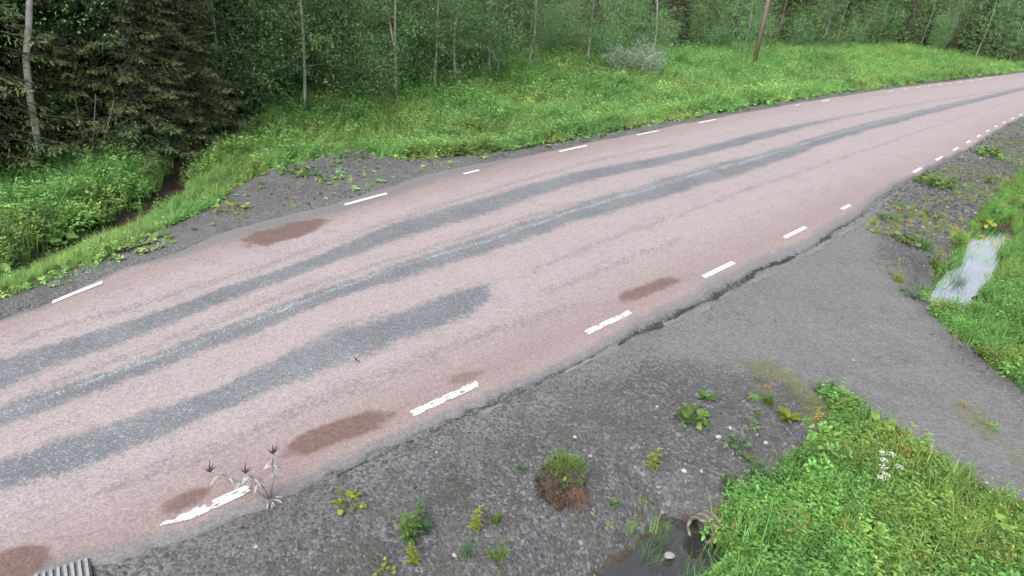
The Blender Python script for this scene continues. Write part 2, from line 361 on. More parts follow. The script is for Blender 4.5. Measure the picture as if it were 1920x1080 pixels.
MT['dry'] = mat_plain('dry_stalk', (0.20, 0.19, 0.18), (0.33, 0.32, 0.31), 30, 0.85)
MT['dark_seed'] = mat_plain('dark_seed_head', (0.018, 0.017, 0.018), (0.05, 0.046, 0.046), 30, 0.8)
MT['dirt'] = mat_plain('root_soil', (0.030, 0.023, 0.018), (0.085, 0.062, 0.048), 22, 0.95, 0.8)
MT['root'] = mat_plain('red_brown_roots', (0.085, 0.048, 0.038), (0.185, 0.115, 0.090), 30, 0.85)
MT['metal'] = mat_plain('dull_galvanised_metal', (0.055, 0.050, 0.042), (0.20, 0.19, 0.16), 14, 0.55)
MT['pipe_in'] = mat_plain('rusty_pipe_metal', (0.020, 0.017, 0.014), (0.05, 0.04, 0.032), 14, 0.8)
MT['concrete'] = mat_plain('pale_artefact_ribs', (0.20, 0.21, 0.215), (0.27, 0.285, 0.295), 25, 0.9, 0.4)
MT['petal'] = mat_plain('white_petals', (0.46, 0.47, 0.44), (0.66, 0.66, 0.64), 60, 0.7)
MT['yellow'] = mat_plain('yellow_petals', (0.70, 0.60, 0.03), (0.85, 0.72, 0.06), 60, 0.7)
MT['gleaf'] = mat_leaf('meadow_leaf', (0.095, 0.205, 0.052), (0.205, 0.365, 0.105), tint=True, trans=0.35)
MT['bleaf'] = mat_leaf('birch_leaf', (0.105, 0.205, 0.085), (0.220, 0.365, 0.155))
MT['wleaf'] = mat_leaf('pale_willow_leaf', (0.22, 0.29, 0.23), (0.38, 0.46, 0.39))
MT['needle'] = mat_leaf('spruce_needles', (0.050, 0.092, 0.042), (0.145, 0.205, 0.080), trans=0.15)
MT['pleaf'] = mat_leaf('weed_leaf', (0.070, 0.150, 0.028), (0.155, 0.260, 0.055), var=0.35)
MT['yleaf'] = mat_leaf('yellow_green_leaf', (0.150, 0.200, 0.025), (0.270, 0.310, 0.050), var=0.3)
MT['dleaf'] = mat_leaf('blue_green_weed_leaf', (0.055, 0.120, 0.045), (0.12, 0.20, 0.085), var=0.3)
def mat_pebble():
    M = Mat('loose_gravel'); t = M.attr('tint', 'INSTANCER').outputs['Color']
    nz = M.noise(M.coord(), 60, 2)
    return M.done(M.mix(0.5, t, M.mix(nz, (0.5, 0.5, 0.5), (1, 1, 1)), 'MULTIPLY'), 0.85)
MT['pebble'] = mat_pebble()

# ---------------------------------------------------------------- mesh helpers
def mesh_np(name, V, F, mat=None, smooth=False, lv=None):
    """V (n,3), F list of index tuples or an (m,k) array"""
    me = bpy.data.meshes.new(name)
    V = np.asarray(V, np.float32)
    if isinstance(F, np.ndarray):
        m, k = F.shape
        me.vertices.add(len(V)); me.vertices.foreach_set('co', V.ravel())
        me.loops.add(m * k); me.loops.foreach_set('vertex_index', F.astype(np.int32).ravel())
        me.polygons.add(m); me.polygons.foreach_set('loop_start', np.arange(0, m * k, k, dtype=np.int32))
        me.update(calc_edges=True); me.validate()
    else:
        me.from_pydata(V.tolist(), [], [tuple(f) for f in F]); me.update()
    if lv is not None:
        a = me.attributes.new('lv', 'FLOAT', 'POINT'); a.data.foreach_set('value', np.asarray(lv, np.float32))
    if mat is not None: me.materials.append(mat)
    if smooth: me.polygons.foreach_set('use_smooth', np.ones(len(me.polygons), bool))
    return me
def obj(name, me, parent=None, loc=None, rot=None, scale=None):
    o = bpy.data.objects.new(name, me); COL.objects.link(o)
    if parent: o.parent = parent
    if loc is not None: o.location = loc
    if rot is not None: o.rotation_euler = rot
    if scale is not None: o.scale = scale if hasattr(scale, '__len__') else (scale,) * 3
    return o
def tag(o, label=None, cat=None, group=None, kind=None):
    if label: o['label'] = label
    if cat: o['category'] = cat
    if group: o['group'] = group
    if kind: o['kind'] = kind
    return o
def thing(name, label, cat, loc, rotz=0.0, group=None, scale=1.0):
    o = bpy.data.objects.new(name, None); COL.objects.link(o)
    o.location = loc; o.rotation_euler = (0, 0, rotz); o.scale = (scale,) * 3; o.empty_display_size = 0.1
    return tag(o, label, cat, group)
def copy_thing(root, loc, rotz, scale, label, group=None):
    r = root.copy(); COL.objects.link(r); r.location = loc; r.rotation_euler = (0, 0, rotz); r.scale = (scale,) * 3
    r['label'] = label
    if group: r['group'] = group
    elif 'group' in r.keys(): del r['group']
    for ch in list(root.children):
        c = ch.copy(); COL.objects.link(c); c.parent = r
        for g in list(ch.children):
            d = g.copy(); COL.objects.link(d); d.parent = c
    return r
class MB:
    """collects vertices and faces"""
    def __init__(self): self.V = []; self.F = []; self.L = []
    def add(self, V, F, lv=0.5):
        b = len(self.V); self.V.extend([tuple(map(float, v)) for v in V]); self.F.extend([tuple(i + b for i in f) for f in F])
        self.L.extend([lv] * len(V) if not hasattr(lv, '__len__') else lv)
    def tube(self, pts, rad, n=6, cap=True, lv=0.5, jit=0.0):
        pts = [Vector(p) for p in pts]; m = len(pts); V = []; F = []
        ref = Vector((0.31, 0.87, 0.38))
        for i, p in enumerate(pts):
            t = (pts[min(i + 1, m - 1)] - pts[max(i - 1, 0)]).normalized()
            a = t.cross(ref)
            if a.length < 1e-3: a = t.cross(Vector((1, 0, 0)))
            a.normalize(); b = t.cross(a).normalized(); r = rad[i] if hasattr(rad, '__len__') else rad
            for k in range(n):
                th = 2 * math.pi * k / n; rr = r * (1 + jit * (random.random() - 0.5))
                V.append(p + a * math.cos(th) * rr + b * math.sin(th) * rr)
        for i in range(m - 1):
            for k in range(n):
                F.append((i * n + k, i * n + (k + 1) % n, (i + 1) * n + (k + 1) % n, (i + 1) * n + k))
        if cap: F.append(tuple(range(n - 1, -1, -1))); F.append(tuple((m - 1) * n + k for k in range(n)))
        self.add(V, F, lv)
    def leaf(self, base, direction, up, length, width, fold=0.25, droop=0.2, lv=None, round_=False):
        """a folded leaf of two rows of faces"""
        d = Vector(direction).normalized(); u = Vector(up); s = d.cross(u)
        if s.length < 1e-4: s = d.cross(Vector((1, 0, 0)))
        s.normalize(); u = s.cross(d).normalized(); base = Vector(base)
        prof = [(0.0, 0.06), (0.22, 0.72), (0.5, 1.0), (0.78, 0.72), (1.0, 0.05)] if not round_ else [(0.0, 0.25), (0.15, 0.85), (0.45, 1.08), (0.8, 0.85), (1.0, 0.22)]
        V = []; F = []
        for t, w in prof:
            c = base + d * (length * t) - u * (droop * length * t * t)
            h = width * 0.5 * w
            V += [c - s * h + u * fold * h, c, c + s * h + u * fold * h]
        for i in range(len(prof) - 1):
            a = 3 * i; F += [(a, a + 1, a + 4, a + 3), (a + 1, a + 2, a + 5, a + 4)]
        self.add(V, F, random.random() if lv is None else lv)
    def blade(self, base, az, length, width, lean, lv=None, seg=3):
        c, s = math.cos(az), math.sin(az); base = Vector(base); V = []; F = []
        side = Vector((-s, c, 0)); out = Vector((c, s, 0))
        for i in range(seg + 1):
            t = i / seg; p = base + out * (lean * length * t * t) + Vector((0, 0, length * t * (1 - 0.35 * lean * t)))
            w = width * (1 - t) ** 0.7 * 0.5
            if i < seg: V += [p - side * w, p + side * w]
            else: V.append(p)
        for i in range(seg - 1): F.append((2 * i, 2 * i + 1, 2 * i + 3, 2 * i + 2))
        F.append((2 * seg - 2, 2 * seg - 1, 2 * seg))
        self.add(V, F, random.random() if lv is None else lv)
    def mesh(self, name, mat, smooth=False): return mesh_np(name, np.array(self.V), self.F, mat, smooth, self.L)
def leaf_quads(C, D, L, W, rng, up=None):
    """many small diamond leaves: centres C, directions D, lengths, widths"""
    n = len(C)
    R = rng.normal(size=(n, 3)) if up is None else np.tile(up, (n, 1)) + rng.normal(size=(n, 3)) * 0.5
    D = D / (np.linalg.norm(D, axis=1, keepdims=True) + 1e-9)
    S = np.cross(D, R); S /= (np.linalg.norm(S, axis=1, keepdims=True) + 1e-9)
    N = np.cross(S, D)
    L = np.asarray(L)[:, None]; W = np.asarray(W)[:, None]
    V = np.stack([C - D * L * 0.5, C + S * W * 0.5 + N * W * 0.12, C + D * L * 0.5, C - S * W * 0.5 + N * W * 0.12], 1).reshape(-1, 3)
    return V, np.arange(4 * n).reshape(n, 4)

# ================================================================ THE SETTING
# ---------------------------------------------------------------- road
def band(px_top, px_bot):
    a = st_line(px_top); b = st_line(px_bot); return a, b
TRK_A = band([(-200, 760), (0, 680), (213, 617), (400, 550), (600, 482), (740, 420), (907, 372), (1073, 327), (1280, 287), (1480, 237), (1580, 217), (1740, 190), (1900, 166)],
             [(-200, 830), (0, 732), (213, 652), (400, 577), (600, 506), (740, 453), (907, 402), (1073, 347), (1280, 302), (1480, 250), (1580, 225), (1740, 193), (1900, 168)])
TRK_B = band([(-200, 860), (0, 768), (213, 696), (333, 650), (467, 598), (600, 548), (740, 497), (907, 447), (1073, 389), (1280, 327), (1413, 294), (1580, 244), (1747, 203), (1880, 173)],
             [(-200, 905), (0, 806), (213, 728), (333, 682), (467, 630), (600, 577), (740, 529), (907, 478), (1073, 421), (1280, 360), (1413, 319), (1580, 260), (1747, 214), (1880, 180)])
TRK_C = band([(-200, 960), (0, 868), (133, 825), (267, 780), (400, 735), (533, 668), (640, 622), (740, 590), (840, 553), (907, 530), (945, 520)],
             [(-200, 1020), (0, 922), (133, 888), (267, 842), (400, 778), (533, 727), (640, 690), (740, 645), (840, 607), (907, 578), (945, 545)])
DOTS = [([(0, 650), (250, 580), (500, 500), (800, 395), (1100, 305), (1300, 265)], 0.22), ([(0, 760), (250, 668), (500, 568), (800, 470), (1100, 375)], 0.2),
        ([(150, 935), (350, 868), (600, 755), (900, 632), (1130, 560)], 0.28), ([(980, 520), (1100, 465), (1240, 415), (1400, 358), (1640, 277), (1900, 190)], 0.22),
        ([(0, 848), (130, 790), (270, 738)], 0.06), ([(1000, 560), (1150, 500), (1300, 440)], 0.25)]
PATCH = [((438, 466), (620, 412), 19), ((1148, 572), (1278, 516), 17), ((835, 722), (918, 690), 15), ((512, 858), (742, 772), 26), ((285, 970), (402, 912), 20), ((-90, 1105), (104, 1032), 36), ((930, 650), (1060, 600), 12)]
PATCH_W = [1.0, 0.8, 0.62, 1.0, 0.75, 1.1, 0.22]
def build_road():
    s1 = np.concatenate([np.arange(-14, -5, 0.12), np.arange(-5, 18, 0.05), np.arange(18, 45, 0.12), np.arange(45, 110, 0.6)])
    lam = np.concatenate([np.linspace(0, 0.16, 24, endpoint=False), np.linspace(0.16, 0.9, 90, endpoint=False), np.linspace(0.9, 1, 16)])
    jn = 0.035 * (fbm(s1 * 0.8, 0 * s1, 5, 6) - 0.5) + 0.008 * (vnoise(s1 * 9, 0 * s1, 6) - 0.5)
    jf = 0.03 * (fbm(s1 * 0.7, 0 * s1, 15, 6) - 0.5)
    en = edge_near(s1) + jn; ef = edge_far(s1) + jf
    T = en[:, None] + (ef - en)[:, None] * lam[None, :]
    S = np.repeat(s1[:, None], len(lam), 1)
    XY = st_world(S, T)
    Z = 0.03 * (1 - ((T - 0.5) / 0.55) ** 2)
    Z = np.where(T < 0.5, np.maximum(Z, 0), np.maximum(Z, 0))
    Z = Z + 0.006 * (fbm(XY[..., 0] * 2, XY[..., 1] * 2, 21, 2) - 0.5)
    dEn = (T - en[:, None]); dEf = ef[:, None] - T
    W_ = np.linalg.norm(far_c(s1) - near_c(s1), axis=1)[:, None]
    dEn = dEn * W_; dEf = dEf * W_
    Z = Z - 0.018 * (1 - sstep(0, 0.10, dEn)) - 0.018 * (1 - sstep(0, 0.10, dEf))
    # hairline crack along the near lane
    # masks
    def bm(tr, s_end=None, soft=0.10):
        a = tr[0](S); b = tr[1](S); lo = np.minimum(a, b); hi = np.maximum(a, b); c = (lo + hi) / 2; h = np.maximum((hi - lo) / 2, 0.004)
        wob = 0.75 * (fbm(S * 1.1, T * 14, 31, 5) - 0.5)
        m = 1 - np.abs(T - c) / h + wob
        m = np.clip(0.5 + m * 0.9, 0, 1)
        if s_end is not None: m = m * (1 - sstep(s_end - 1.0, s_end + 0.25, S + 1.3 * (fbm(S * 1.6, T * 30, 33, 4) - 0.5)))
        return m
    kA = bm(TRK_A); kA = kA * (1 - 0.55 * sstep(15, 26, S)); kB = bm(TRK_B); sC = to_st(flat([(942, 540)]))[0, 0]; kC = bm(TRK_C, sC)
    grey = np.maximum(np.maximum(kA, kB), kC)
    bc = (TRK_B[0](S) * 0.72 + TRK_B[1](S) * 0.28); bw = np.abs(TRK_B[0](S) - TRK_B[1](S)) + 0.004
    resid = np.clip(1 - np.abs(T - bc) / (bw * 0.28), 0, 1) * sstep(-8, 0, S) * 0.42 + 0.28 * kB + 0.16 * kC
    brown = np.zeros_like(S)
    for (a, b, hw), wt in zip(PATCH, PATCH_W):
        A, B = flat([a, b]); C = (A + B) / 2
        mid = ((a[0] + b[0]) / 2, (a[1] + b[1]) / 2); up = flat([(mid[0], mid[1] - hw)])[0]
        ax = (B - A) / 2; L = np.linalg.norm(ax); ax /= L; nx = np.array([-ax[1], ax[0]]); Hh = abs((up - C) @ nx) * 0.95
        dx = (XY[..., 0] - C[0]); dy = (XY[..., 1] - C[1])
        e1 = (dx * ax[0] + dy * ax[1]) / L; e2 = (dx * nx[0] + dy * nx[1]) / max(Hh, 0.08)
        q = np.sqrt(e1 ** 2 + e2 ** 2) + 0.7 * (fbm(XY[..., 0] * 3.2, XY[..., 1] * 3.2, 41, 5) - 0.5)
        brown = np.maximum(brown, wt * (1 - sstep(0.45, 1.25, q)))
    edust = np.clip(1 - dEn / (0.26 + 0.25 * sstep(5, 11, S) * (1 - sstep(16, 22, S)) + 0.35 * (1 - sstep(-3.0, 0.5, S))), 0, 1) * 1.0
    edust = np.maximum(edust, 1.0 * np.clip(1.25 - dEf / (0.20 + 0.60 * sstep(0.0, 3, S) * (1 - sstep(7.5, 10, S))), 0, 1))
    ebrown = np.maximum(np.clip(1 - np.abs(T - 0.02) / 0.17, 0, 1), np.clip(1 - np.abs(T - 0.985) / 0.12, 0, 1)) * (0.75 + 0.5 * (fbm(S * 0.25, T * 3, 51, 3) - 0.5))
    ebrown = ebrown * (0.55 + 0.45 * (1 - sstep(10, 24, S)))
    dots = np.zeros_like(S)
    for pxs, hw in DOTS:
        f = st_line(pxs); q = to_st(flat(pxs)); wgt = sstep(q[:, 0].min() - 0.5, q[:, 0].min() + 0.5, S) * (1 - sstep(q[:, 0].max() - 1, q[:, 0].max() + 1, S))
        dots = np.maximum(dots, wgt * np.clip(1 - np.abs(T - f(S)) * W_ / (hw * 1.6), 0, 1))
    # rims that go down into the ground
    def rim(XYc, inner, dz):
        d = XYc - inner; d /= (np.linalg.norm(d, axis=1, keepdims=True) + 1e-9)
        return np.concatenate([XYc + d * 0.015, np.full((len(XYc), 1), dz)], 1)
    n, m = S.shape
    V = np.concatenate([XY, Z[..., None]], 2)
    R0 = rim(XY[:, 0], XY[:, 1], -0.2); R1 = rim(XY[:, -1], XY[:, -2], -0.2)
    V = np.concatenate([R0[:, None], V, R1[:, None]], 1)
    m2 = m + 2
    i = np.arange(n - 1)[:, None]; j = np.arange(m2 - 1)[None, :]
    Fq = np.stack([i * m2 + j, (i + 1) * m2 + j, (i + 1) * m2 + j + 1, i * m2 + j + 1], -1).reshape(-1, 4)
    me = mesh_np('road', V.reshape(-1, 3), Fq[:, ::-1].copy(), MT['road'], False)
    def ext(a): return np.concatenate([a[:, :1], a, a[:, -1:]], 1).ravel()
    def colattr(nm, r, g, b):
        a = me.attributes.new(nm, 'FLOAT_COLOR', 'POINT')
        a.data.foreach_set('color', np.stack([ext(r), ext(g), ext(b), np.ones(n * m2)], 1).astype(np.float32).ravel())
    colattr('wear', grey, resid, brown); colattr('edge', edust, ebrown, dots)
    a = me.attributes.new('st', 'FLOAT_VECTOR', 'POINT')
    a.data.foreach_set('vector', np.stack([ext(S) * 0.5, ext(T) * 16, ext(T) * 0], 1).astype(np.float32).ravel())
    return tag(obj('road', me), 'worn red and grey asphalt road with dashed white edge lines', None, None, 'structure')
road = build_road()

def road_z(s, t):
    p = st_world(np.array([s]), np.array([t]))[0]
    return max(0.03 * (1 - ((t - 0.5) / 0.55) ** 2), 0) + 0.006
def dash(s0, s1, tc, w, wear=0.0, seed=0, a_cut=0.0):
    """one painted dash, worn away in flakes"""
    ns = 44 if wear > 0 else 4; nw = 8 if wear > 0 else 1
    B = MB(); W_ = float(np.linalg.norm(far_c(np.array([s0]))[0] - near_c(np.array([s0]))[0])); hw = w / W_ / 2
    ss = np.linspace(s0, s1, ns + 1); tt = np.linspace(tc - hw, tc + hw, nw + 1)
    P = st_world(np.repeat(ss[:, None], nw + 1, 1), np.repeat(tt[None], ns + 1, 0))
    idx = {}; V = []
    for i in range(ns):
        for j in range(nw):
            if wear > 0:
                v = fbm(np.array([i * 0.32 + seed * 17]), np.array([j * 0.62 + seed * 5]), seed + 60, 3)[0]
                border = 0.10 if (j in (0, nw - 1) or i in (0, ns - 1)) else 0
                if v < wear + border or (i / ns < a_cut and j < nw * (1 - i / ns / a_cut)): continue
            q = []
            for (a, b) in ((i, j), (i, j + 1), (i + 1, j + 1), (i + 1, j)):
                if (a, b) not in idx:
                    idx[(a, b)] = len(V); V.append((P[a, b, 0], P[a, b, 1], road_z(ss[a], tt[b]) + 0.004))
                q.append(idx[(a, b)])
            B.F.append(tuple(q))
    if not B.F: return
    B.V = V; B.L = [0.5] * len(V)
    me = B.mesh('edge_line_dash', MT['paint'])
    import bmesh
    b = bmesh.new(); b.from_mesh(me); bmesh.ops.recalc_face_normals(b, faces=b.faces)
    for f in b.faces:
        if f.normal.z < 0: f.normal_flip()
    b.to_mesh(me); b.free()
    obj('edge_line_dash', me, road)
NEAR_D = [(0, .37, .35), (3, .35, 0), (6, .30, 0), (9, .20, 0), (12, .14, 0), (15, 0.18, 0)] + [(k, 0, 0) for k in range(21, 66, 3)]
for q, (k, wr, cut) in enumerate(NEAR_D):
    e = {0: 1.0, 3: 1.0, 15: 0.55}.get(k, 1.0)
    dash(k, k + e, 0.0, 0.108 if k < 20 else 0.12, wr, q, cut)
for q, (k, L, wr) in enumerate([(0, 1, .2), (6, 1, .12), (9, .45, .3), (12, 1, .1), (15, 1, .25), (18, 1, .2), (24.6, .35, .3), (27, .9, .25), (36, .9, .2), (39, .9, .2), (42, .8, 0.15), (45, .8, .15), (48, 0.9, 0), (51, .9, 0), (54, 1.5, 0), (57, 2.4, 0), (60, 2.6, 0), (63, 2.8, 0)]):
    dash(k - 1.45, k - 1.45 + L, 1.0, 0.105 if k < 20 else 0.13, wr, 30 + q)

def slab(outline, th, name, mat, parent, z0):
    n = len(outline); V = [(x, y, z0 - 0.06) for x, y in outline] + [(x, y, z0 + th) for x, y in outline]
    cx = sum(p[0] for p in outline) / n; cy = sum(p[1] for p in outline) / n
    V += [(x * 0.93 + cx * 0.07, y * 0.93 + cy * 0.07, z0 + th + 0.006 + 0.004 * random.random()) for x, y in outline]
    F = [(i, (i + 1) % n, n + (i + 1) % n, n + i) for i in range(n)] + [(n + i, n + (i + 1) % n, 2 * n + (i + 1) % n, 2 * n + i) for i in range(n)] + [tuple(2 * n + i for i in range(n))]
    return obj(name, mesh_np(name, np.array(V), F, mat), parent)
# the strip of asphalt broken off along the near edge
rs = random.Random(5)
def edge_pt(s_, off):
    c = st_world(np.array([s_]), edge_near(np.array([s_])))[0]; c2 = st_world(np.array([s_ + 0.25]), edge_near(np.array([s_ + 0.25])))[0]
    t = (c2 - c) / np.linalg.norm(c2 - c); return c + np.array([t[1], -t[0]]) * off
s = 3.2
while s < 18.6:
    L = rs.uniform(0.10, 0.55); k = float(sstep(5.5, 8.5, s)); w0 = rs.uniform(0.06, 0.08) + 0.09 * k; wd = rs.uniform(0.04, 0.09) + 0.06 * k * rs.random()
    if rs.random() < 0.3 + 0.25 * k:
        n1 = max(3, int(L / 0.09))
        top = [edge_pt(s + L * q / n1, w0 + rs.uniform(-.018, .018)) for q in range(n1 + 1)]; bot = [edge_pt(s + L * q / n1, w0 + wd + rs.uniform(-.03, .03)) for q in range(n1 + 1)]
        out = [(p[0], p[1]) for p in bot] + [(p[0], p[1]) for p in top[::-1]]
        m_ = len(out); ar = sum(out[i][0] * out[(i + 1) % m_][1] - out[(i + 1) % m_][0] * out[i][1] for i in range(m_))
        if ar < 0: out = out[::-1]
        pc = np.mean(out, 0); slab(out, 0.004 + rs.uniform(-0.004, 0.008), 'asphalt_fragment', MT['fragment'], road, float(height(pc[0], pc[1], False)) - 0.002)
    s += L + rs.uniform(0.005, 0.06)

# ---------------------------------------------------------------- ground
def axis(parts):
    return np.unique(np.round(np.concatenate([np.arange(a, b, st) for a, b, st in parts]), 4))
GX = axis([(-400, -60, 20), (-60, -20, 2.5), (-20, -8, 0.4), (-8, -4, 0.12), (-4, 9.6, 0.045), (9.6, 16, 0.1), (16, 40, 0.4), (40, 70, 1.5), (70, 500, 20)])
GY = axis([(-60, 1, 3), (1, 3.2, 0.3), (3.2, 14.2, 0.045), (14.2, 24, 0.1), (24, 45, 0.3), (45, 90, 1.5), (90, 600, 20)])
def region(x, y):
    u, dn, df = dists(x, y)
    nz = 0.5 * (fbm(x * 1.6, y * 1.6, 71, 4) - 0.5)
    vf = np.interp(u, u_for, v_for)
    _, v = uv_of(x, y)
    lay = poly_sdf(x, y, LAYBY) + nz * 0.8
    shoulder = 0.55 + 0.25 * (fbm(u * 0.7, 0 * u, 77, 3) - 0.5)
    gf = sstep(-0.15, 0.2, df - shoulder + nz * 0.5) * sstep(-0.1, 0.25, lay)
    gr = 1 - sstep(-0.2, 0.2, poly_sdf(x, y, GRASS_R) + nz)
    gb = 1 - sstep(-0.2, 0.15, poly_sdf(x, y, GRASS_B) + nz * 0.7)
    far_near = sstep(9, 14, dn) * (1 - (1 - sstep(0, 1, poly_sdf(x, y, DRIVE))))
    grass = np.maximum(np.maximum(gf, far_near), np.maximum(gr, gb) * (dn > 0))
    drive = 1 - sstep(-0.8, 0.9, poly_sdf(x, y, DRIVE) + nz * 1.8)
    drive = np.maximum(drive, 0.42 * (1 - sstep(-0.3, 0.3, lay)) * (df > 0))
    dmud, _ = line_dist(x, y, MUD)
    mud = np.exp(-((dmud + nz * 0.3) / 0.32) ** 2) * (df > 0)
    forest = sstep(-0.3, 0.6, v - vf + nz)
    moss = 1 - sstep(-0.25, 0.35, poly_sdf(x, y, MOSS) + nz * 0.8)
    moss = np.maximum(moss, 0.75 * (1 - sstep(-0.2, 0.25, poly_sdf(x, y, MOSS2) + nz * 0.8)))
    spread = sstep(0.62, 0.8, fbm(x * 1.3, y * 1.3, 81, 4)) * sstep(0.7, 1.3, dn) * (1 - drive)
    pond = np.exp(-((dn - DITCH) / 0.48) ** 4) * (1 - drive) * (dn > 0) * (1 - sstep(5.3, 5.7, u) * (1 - sstep(12.9, 13.9, u)))
    return dict(u=u, dn=dn, df=df, grass=grass, drive=drive, mud=mud, forest=forest, moss=np.maximum(moss, 0.55 * spread), pond=pond, v=v, vf=vf, lay=lay)
def build_ground():
    X, Y = np.meshgrid(GX, GY, indexing='ij'); n, m = X.shape
    x, y = X.ravel(), Y.ravel(); z = height(x, y)
    R = region(x, y)
    hill = np.clip(np.hypot(x, y) - 130, 0, 400) * 0.03
    z = z + hill
    i = np.arange(n - 1)[:, None]; j = np.arange(m - 1)[None, :]
    F = np.stack([i * m + j, (i + 1) * m + j, (i + 1) * m + j + 1, i * m + j + 1], -1).reshape(-1, 4)
    me = mesh_np('ground', np.stack([x, y, z], 1), F, MT['ground'], True)
    def ca(nm, r, g, b):
        a = me.attributes.new(nm, 'FLOAT_COLOR', 'POINT'); a.data.foreach_set('color', np.stack([r, g, b, np.ones_like(r)], 1).astype(np.float32).ravel())
    ca('mask', R['grass'], R['drive'], np.maximum(R['mud'], R['pond'] * 0.9)); dust = np.maximum((1 - sstep(0.15, 0.95, R['dn'] + 0.5 * (fbm(x * 1.1, y * 1.1, 171, 3) - 0.5))) * (R['dn'] > -1), (1 - sstep(0.3, 0.9, R['df'])) * (R['df'] > -1))
    ca('mask2', R['moss'], dust, crack(R['u'], R['dn']))
    return tag(obj('ground', me), 'dark gravel verge, driveway and grassy roadside ground', None, None, 'structure')
ground = build_ground()

# ---------------------------------------------------------------- standing water in the ditch (two pools, either side of the drive)
def pool(name, ua, ub, label, mat):
    us = np.linspace(ua, ub, 14)
    P = [(u, v_near(u) - 1.85 - 0.12 * math.sin(u * 3)) for u in us] + [(u, v_near(u) - 3.5 + 0.12 * math.sin(u * 2.3)) for u in us[::-1]]
    P = np.array([(u * EU + v * EV) for u, v in P]); n = len(P); h = n // 2
    V = [(p[0], p[1], WZ - (0.03 if ua < 8 else 0.0)) for p in P]
    F = [(i, i + 1, n - 2 - i, n - 1 - i) for i in range(h - 1)]
    me = mesh_np(name, np.array(V), F, mat)
    if me.polygons[0].normal.z < 0: me.flip_normals()
    return tag(obj(name, me), label, None, None, 'structure')
pool('ditch_water', 2.0, 6.2, 'dark still water below the culvert mouth', MT['water'])
pool('ditch_water', 13.0, 20.8, 'bright strip of water reflecting the sky between grassy banks', MT['boosted_mirror'])

# ---------------------------------------------------------------- scattered stuff
def proto_set(name, meshes):
    c = bpy.data.collections.new(name)
    for k, me in enumerate(meshes):
        c.objects.link(bpy.data.objects.new('%s_%02d' % (name, k), me))
    return c
def scatter(name, pts, rot, scl, idx, tint, coll, label):
    me = bpy.data.meshes.new(name); me.vertices.add(len(pts)); me.vertices.foreach_set('co', np.asarray(pts, np.float32).ravel())
    def at_(nm, ty, key, arr): a = me.attributes.new(nm, ty, 'POINT'); a.data.foreach_set(key, np.asarray(arr).ravel())
    at_('rot', 'FLOAT_VECTOR', 'vector', rot.astype(np.float32)); at_('scl', 'FLOAT', 'value', scl.astype(np.float32)); at_('idx', 'INT', 'value', idx.astype(np.int32))
    at_('tint', 'FLOAT_COLOR', 'color', np.concatenate([tint, np.ones((len(tint), 1))], 1).astype(np.float32))
    o = obj(name, me)
    ng = bpy.data.node_groups.new(name, 'GeometryNodeTree')
    ng.interface.new_socket('Geometry', in_out='INPUT', socket_type='NodeSocketGeometry'); ng.interface.new_socket('Geometry', in_out='OUTPUT', socket_type='NodeSocketGeometry')
    N = ng.nodes; L = ng.links
    gi = N.new('NodeGroupInput'); go = N.new('NodeGroupOutput')
    ip = N.new('GeometryNodeInstanceOnPoints'); ci = N.new('GeometryNodeCollectionInfo')
    ci.inputs['Collection'].default_value = coll; ci.inputs['Separate Children'].default_value = True; ci.inputs['Reset Children'].default_value = True
    def na(nm, ty): a = N.new('GeometryNodeInputNamedAttribute'); a.data_type = ty; a.inputs['Name'].default_value = nm; return a.outputs['Attribute']
    e2r = N.new('FunctionNodeEulerToRotation')
    L.new(na('rot', 'FLOAT_VECTOR'), e2r.inputs[0]); L.new(e2r.outputs[0], ip.inputs['Rotation'])
    L.new(na('scl', 'FLOAT'), ip.inputs['Scale']); L.new(na('idx', 'INT'), ip.inputs['Instance Index'])
    ip.inputs['Pick Instance'].default_value = True
    L.new(gi.outputs[0], ip.inputs['Points']); L.new(ci.outputs[0], ip.inputs['Instance']); L.new(ip.outputs[0], go.inputs[0])
    md = o.modifiers.new('scatter', 'NODES'); md.node_group = ng
    return tag(o, label, None, None, 'stuff')

def pebble_mesh(k):
    r = random.Random(100 + k); import bmesh
    b = bmesh.new(); bmesh.ops.create_icosphere(b, subdivisions=1, radius=0.5)
    sx, sy, sz = r.uniform(.8, 1.3), r.uniform(.6, 1.0), r.uniform(.4, .7)
    for v in b.verts:
        f = r.uniform(.72, 1.12); v.co = Vector((v.co.x * sx * f, v.co.y * sy * f, v.co.z * sz * f))
    me = bpy.data.meshes.new('pebble'); b.to_mesh(me); b.free(); me.materials.append(MT['pebble']); return me
C_PEB = proto_set('pebble', [pebble_mesh(k) for k in range(6)])
def in_view(x, y, z=0.0, marg=60, top=-1e9):
    d = np.stack([x, y, np.zeros_like(x) + z - CAMH], -1); w = d @ FWD
    u = 960 + FPX * (d @ RGT) / w; v = 540 - FPX * (d @ UPV) / w
    return (w > 0.5) & (u > -marg) & (u < 1920 + marg) & (v < 1080 + marg) & (v > top)
def rnd_rot(n, tilt=0.2):
    return np.stack([RNG.normal(0, tilt, n), RNG.normal(0, tilt, n), RNG.uniform(0, 6.283, n)], 1)
